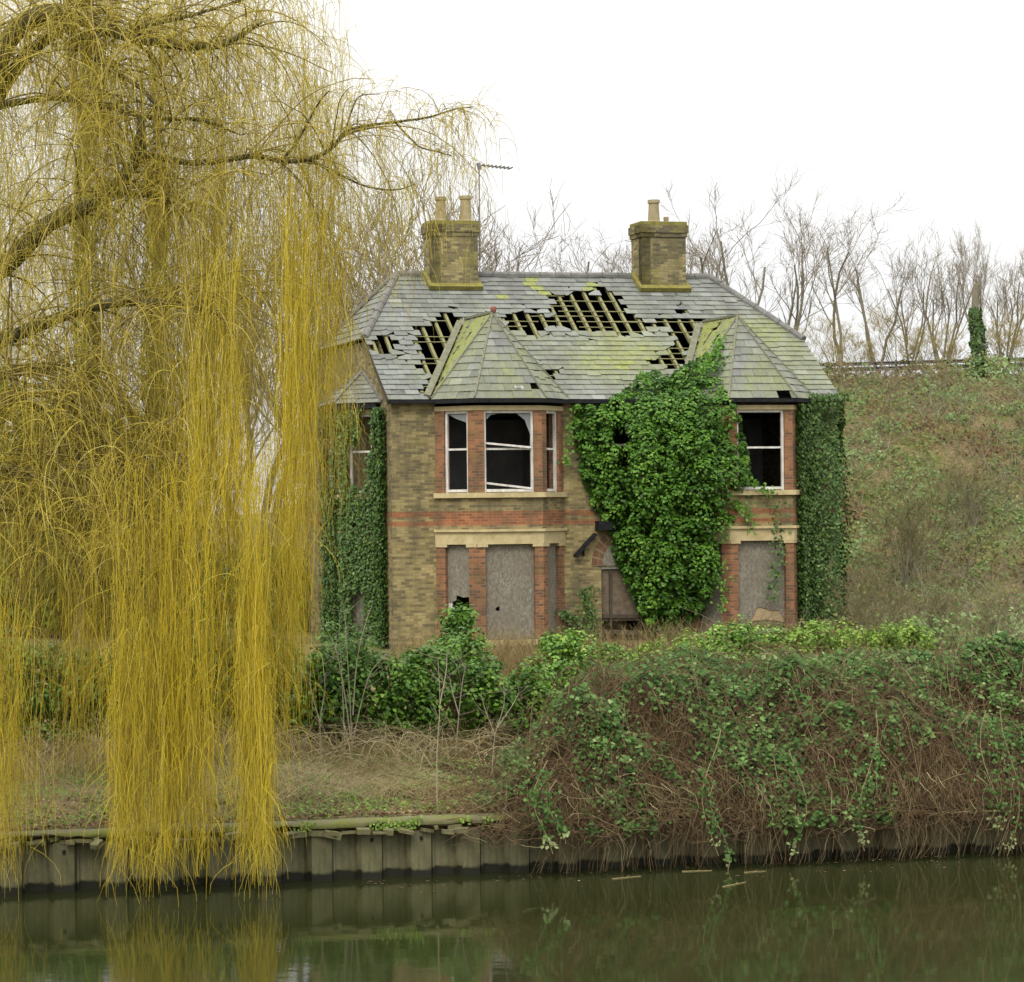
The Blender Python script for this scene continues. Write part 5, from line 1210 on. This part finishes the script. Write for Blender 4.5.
# fine twigs: from each branch, short curving shoots then hanging withies
sh = []; shv = []
for a in EM:
    for k in range(random.randrange(7, 12)):
        i = random.randrange(2, 9); d = rng.normal(size=3); d[2] += .25
        sh.append(warch(a[i], nrm(d), random.uniform(.4, 1.5) * (.6 if pix(a[i])[0] > 350 else 1), random.uniform(.15, .5))); shv.append(random.gauss(.5, .2))
# dense pale twig spray of the upper crown
TOP = [(-30, -40), (285, -40), (300, 20), (318, 70), (335, 120), (348, 165), (352, 230), (345, 300), (-30, 330)]
x, y = polysample(TOP, 4600); Yd = rng.uniform(37.9, 44, len(x)); P0 = at(x, y, Yd)
for p in P0:
    d = rng.normal(size=3); d[2] += .5; d[0] += .3
    sh.append(warch(p, nrm(d), random.uniform(.5, 1.5), random.uniform(.1, .42))); shv.append(random.gauss(.58, .2))
nb = NP(); S_ = np.array(sh); nb.add(*tubes(S_, rng.uniform(.0026, .0048, len(S_))[:, None] * np.linspace(1, .5, 9)[None], 3, np.clip(shv, 0, 1)))
o = nb.build('twig_spray', M['pale_withy'], wil, True); o.location = -wil_o; o['kind'] = 'stuff'
# hanging withies: (x0, x1, top y range, bottom y range, depth range, n, tone, clump px)
CURT = [
 # foreground cascades that reach the water
 (112, 208, (450, 740), (660, 889), (36.2, 36.9), 480, .55, 8, 'g'), (116, 200, (600, 800), (800, 891), (36.2, 36.8), 300, .62, 7, 'g'),
 (238, 272, (420, 680), (660, 885), (36.3, 37.0), 250, .60, 6, 'g'), (243, 270, (620, 770), (830, 887), (36.3, 36.8), 170, .66, 5, 'g'),
 (-25, 24, (520, 740), (780, 893), (36.1, 36.8), 130, .48, 9, 'g'), (0, 55, (600, 720), (740, 890), (36.2, 37), 60, .44, 9, 'g'),
 # golden curtains that stop above the bank
 (190, 236, (220, 480), (440, 575), (37.2, 38.4), 300, .74, 7, 'g'), (264, 304, (160, 520), (480, 735), (37.2, 39), 230, .68, 8, 'g'), (288, 318, (180, 460), (400, 640), (37.4, 39), 90, .64, 8, 'g'),
 (305, 334, (150, 330), (330, 560), (37.4, 39), 70, .58, 9, 'g'), (318, 346, (160, 300), (290, 450), (37.4, 39.5), 36, .56, 9, 'g'),
 (205, 300, (440, 620), (600, 780), (37.0, 38.5), 190, .52, 9, 'g'), (130, 240, (440, 620), (620, 790), (37.2, 39), 230, .46, 9, 'g'),
 (60, 130, (470, 620), (620, 800), (37.2, 38.6), 130, .40, 10, 'g'), (0, 110, (420, 560), (580, 740), (38.2, 40), 150, .24, 10, 'g'), (-25, 120, (330, 560), (500, 690), (38.8, 42), 420, .16, 12, 'g'),  # lowest tones darken the twig colour for the crown's shaded interior
 # short loose withies of the crown
 (-25, 120, (-20, 430), (40, 170), (38.3, 43), 1050, .45, 14, 'p'), (100, 230, (-20, 430), (40, 180), (38.3, 43), 1050, .52, 14, 'p'), (210, 350, (-10, 400), (40, 190), (38.0, 42), 1000, .58, 14, 'p'),
 (100, 215, (300, 470), (60, 200), (38.2, 41), 380, .34, 12, 'g'), (150, 330, (60, 330), (60, 210), (37.6, 40), 380, .58, 12, 'p'), (-20, 240, (100, 420), (50, 160), (37.3, 38.2), 130, .6, 14, 'p'),
 (345, 470, (112, 170), (35, 90), (37.4, 38.2), 85, .5, 16, 'p'), (350, 425, (180, 220), (40, 110), (37.8, 38.6), 70, .55, 14, 'p')]
for ci, (x0, x1, ty, by, dy, n, tone, cl, mk) in enumerate(CURT):
    m = 13; nc = max(4, int((x1 - x0) / cl * 2.4)); cx = rng.uniform(x0, x1, nc); ci_ = rng.integers(0, nc, n); cd = rng.uniform(*dy, nc); cb = rng.normal(0, 1, nc)
    xb = cx[ci_] + rng.normal(0, cl * .75, n); Yd = np.clip(cd[ci_] + rng.normal(0, .25, n), *dy)
    yt = rng.uniform(*ty, n)
    if by[1] < ty[1]: yb = yt + rng.uniform(*by, n)
    else: yb = by[0] + (by[1] - by[0]) * np.clip(rng.beta(2.6, 1.25, n) - .13 * np.abs(cb[ci_]), 0, 1)
    yb = np.maximum(yb, yt + 25); Ln = (yb - yt)[:, None]
    t = np.linspace(0, 1, m)[None]; arch = rng.normal(0, 9, n)[:, None]
    drift = rng.normal(0, .022, n)[:, None] * Ln; w1 = rng.normal(0, 3.4, n)[:, None]; w2 = rng.normal(0, 1.4, n)[:, None]; ph = rng.uniform(0, 6.28, n)[:, None]
    spread = (rng.normal(0, 6.0, n) + (xb - (x0 + x1) / 2) * .16)[:, None] if by[1] > 880 else rng.normal(0, 4, n)[:, None]
    X = xb[:, None] + arch * np.exp(-t * 6) + drift * (t - .3) + w1 * np.sin(t * 5 + ph) + w2 * np.sin(t * 13 + ph * 2) + spread * np.clip((t - .6) / .4, 0, 1) ** 1.6
    up = rng.uniform(0, 9, n)[:, None]
    Yp = yt[:, None] + Ln * t + up * (np.exp(-t * 9) * 1.0 - np.exp(-t * 18) * 1.4) * -2
    P = at(X, Yp, Yd[:, None] + 0 * X); P[..., 1] += rng.normal(0, .08, n)[:, None] * t; P[..., 2] = np.maximum(P[..., 2], .015)
    v = np.clip(tone + .12 * cb[ci_] + rng.normal(0, .22, n), 0, 1)
    nb = NP(); nb.add(*tubes(P, rng.uniform(.0024, .0047, n)[:, None] * np.linspace(1, .45, m)[None], 3, v))
    k = int(n * 2.6); ii = rng.integers(0, n, k); jj = rng.integers(0, m - 1, k); p = P[ii, jj]; L = rng.uniform(.15, .8, k)[:, None]; dx = rng.normal(0, .34, (k, 2))
    t4 = np.linspace(0, 1, 5)[None]; q = np.stack([p[:, 0:1] + dx[:, :1] * L * np.sin(t4 * 1.7), p[:, 1:2] + dx[:, 1:] * L * t4, p[:, 2:3] - L * t4 ** 1.25], -1); q[..., 2] = np.maximum(q[..., 2], .015)
    nb.add(*tubes(q, .0028 * np.linspace(1, .55, 5)[None], 3, v[ii]))
    o = nb.build('hanging_twigs', M['withy' if mk == 'g' else 'pale_withy'], wil, True); o.location = -wil_o; o['kind'] = 'stuff'
# leaves and scum drifting by the bank
n = 420; l = rng.uniform(5, 19, n); s_ = -.25 - 1.6 * rng.random(n) ** 2.2; P = bank(l, s_, .004 + .002 * rng.random(n)); k = vnoise(P, .9) > -.1; P = P[k]
nb = NP(); nb.add(*leaves(P, rng.normal(0, .04, P.shape) + [0, 0, 1], .055 * rng.uniform(.3, 1.3, len(P)), np.clip(rng.normal(.5, .3, len(P)), 0, 1), fold=.02))
tag(nb.build('floating_leaves', M['litter']), 'dead leaves and scum floating at the foot of the brambles', 'floating leaves', kind='stuff')
# ------------------------------------------------------------------ sky and light
w = bpy.data.worlds.new('World'); scene.world = w; w.use_nodes = True; nt = w.node_tree; bg = nt.nodes['Background']
sky = N(nt, 'ShaderNodeTexSky'); sky.sky_type = 'NISHITA'; sky.sun_disc = False
SE, SR = math.radians(48), math.radians(200)
sky.sun_elevation = SE; sky.sun_rotation = SR; sky.dust_density = 4; sky.air_density = 1.2
hs = N(nt, 'ShaderNodeHueSaturation'); hs.inputs['Saturation'].default_value = .05; hs.inputs['Value'].default_value = 1.0; nt.links.new(sky.outputs[0], hs.inputs['Color'])
tc = N(nt, 'ShaderNodeTexCoord'); n1 = noise(nt, 2.2, 5, .55, scaled(nt, tc.outputs['Generated'], (1, 1, 3)))
cloud = ramp(nt, n1, [(.34, (.93, .945, .96)), (.62, (1.0, 1.0, .985))])
sc_ = N(nt, 'ShaderNodeVectorMath', operation='SCALE'); nt.links.new(cloud, sc_.inputs[0]); sc_.inputs['Scale'].default_value = 6.05
sz = N(nt, 'ShaderNodeSeparateXYZ'); nt.links.new(tc.outputs['Generated'], sz.inputs[0]); ze = N(nt, 'ShaderNodeMapRange'); nt.links.new(sz.outputs[2], ze.inputs[0]); ze.inputs['From Min'].default_value = 0; ze.inputs['To Min'].default_value = 1; ze.inputs['To Max'].default_value = 2.55
sk = N(nt, 'ShaderNodeVectorMath', operation='SCALE'); nt.links.new(sc_.outputs[0], sk.inputs[0]); nt.links.new(ze.outputs[0], sk.inputs['Scale'])
nt.links.new(mixc(nt, .85, hs.outputs[0], sk.outputs[0]), bg.inputs['Color']); bg.inputs['Strength'].default_value = .12
sun = bpy.data.lights.new('sun', 'SUN'); so = bpy.data.objects.new('sun', sun); COL.objects.link(so)
sun.energy = 1.5; sun.angle = math.radians(25); sun.color = (1, .94, .83)
# sun_rotation: clockwise from +Y seen from above
sd = Vector((math.sin(SR) * math.cos(SE), math.cos(SR) * math.cos(SE), math.sin(SE))); so.rotation_euler = sd.to_track_quat('Z', 'Y').to_euler()
scene.view_settings.view_transform = 'Standard'; scene.view_settings.look = 'None'; scene.view_settings.gamma = 1; scene.view_settings.use_curve_mapping = False
scene.view_settings.exposure = .5
scene.cycles.max_bounces = 6; scene.cycles.transparent_max_bounces = 8
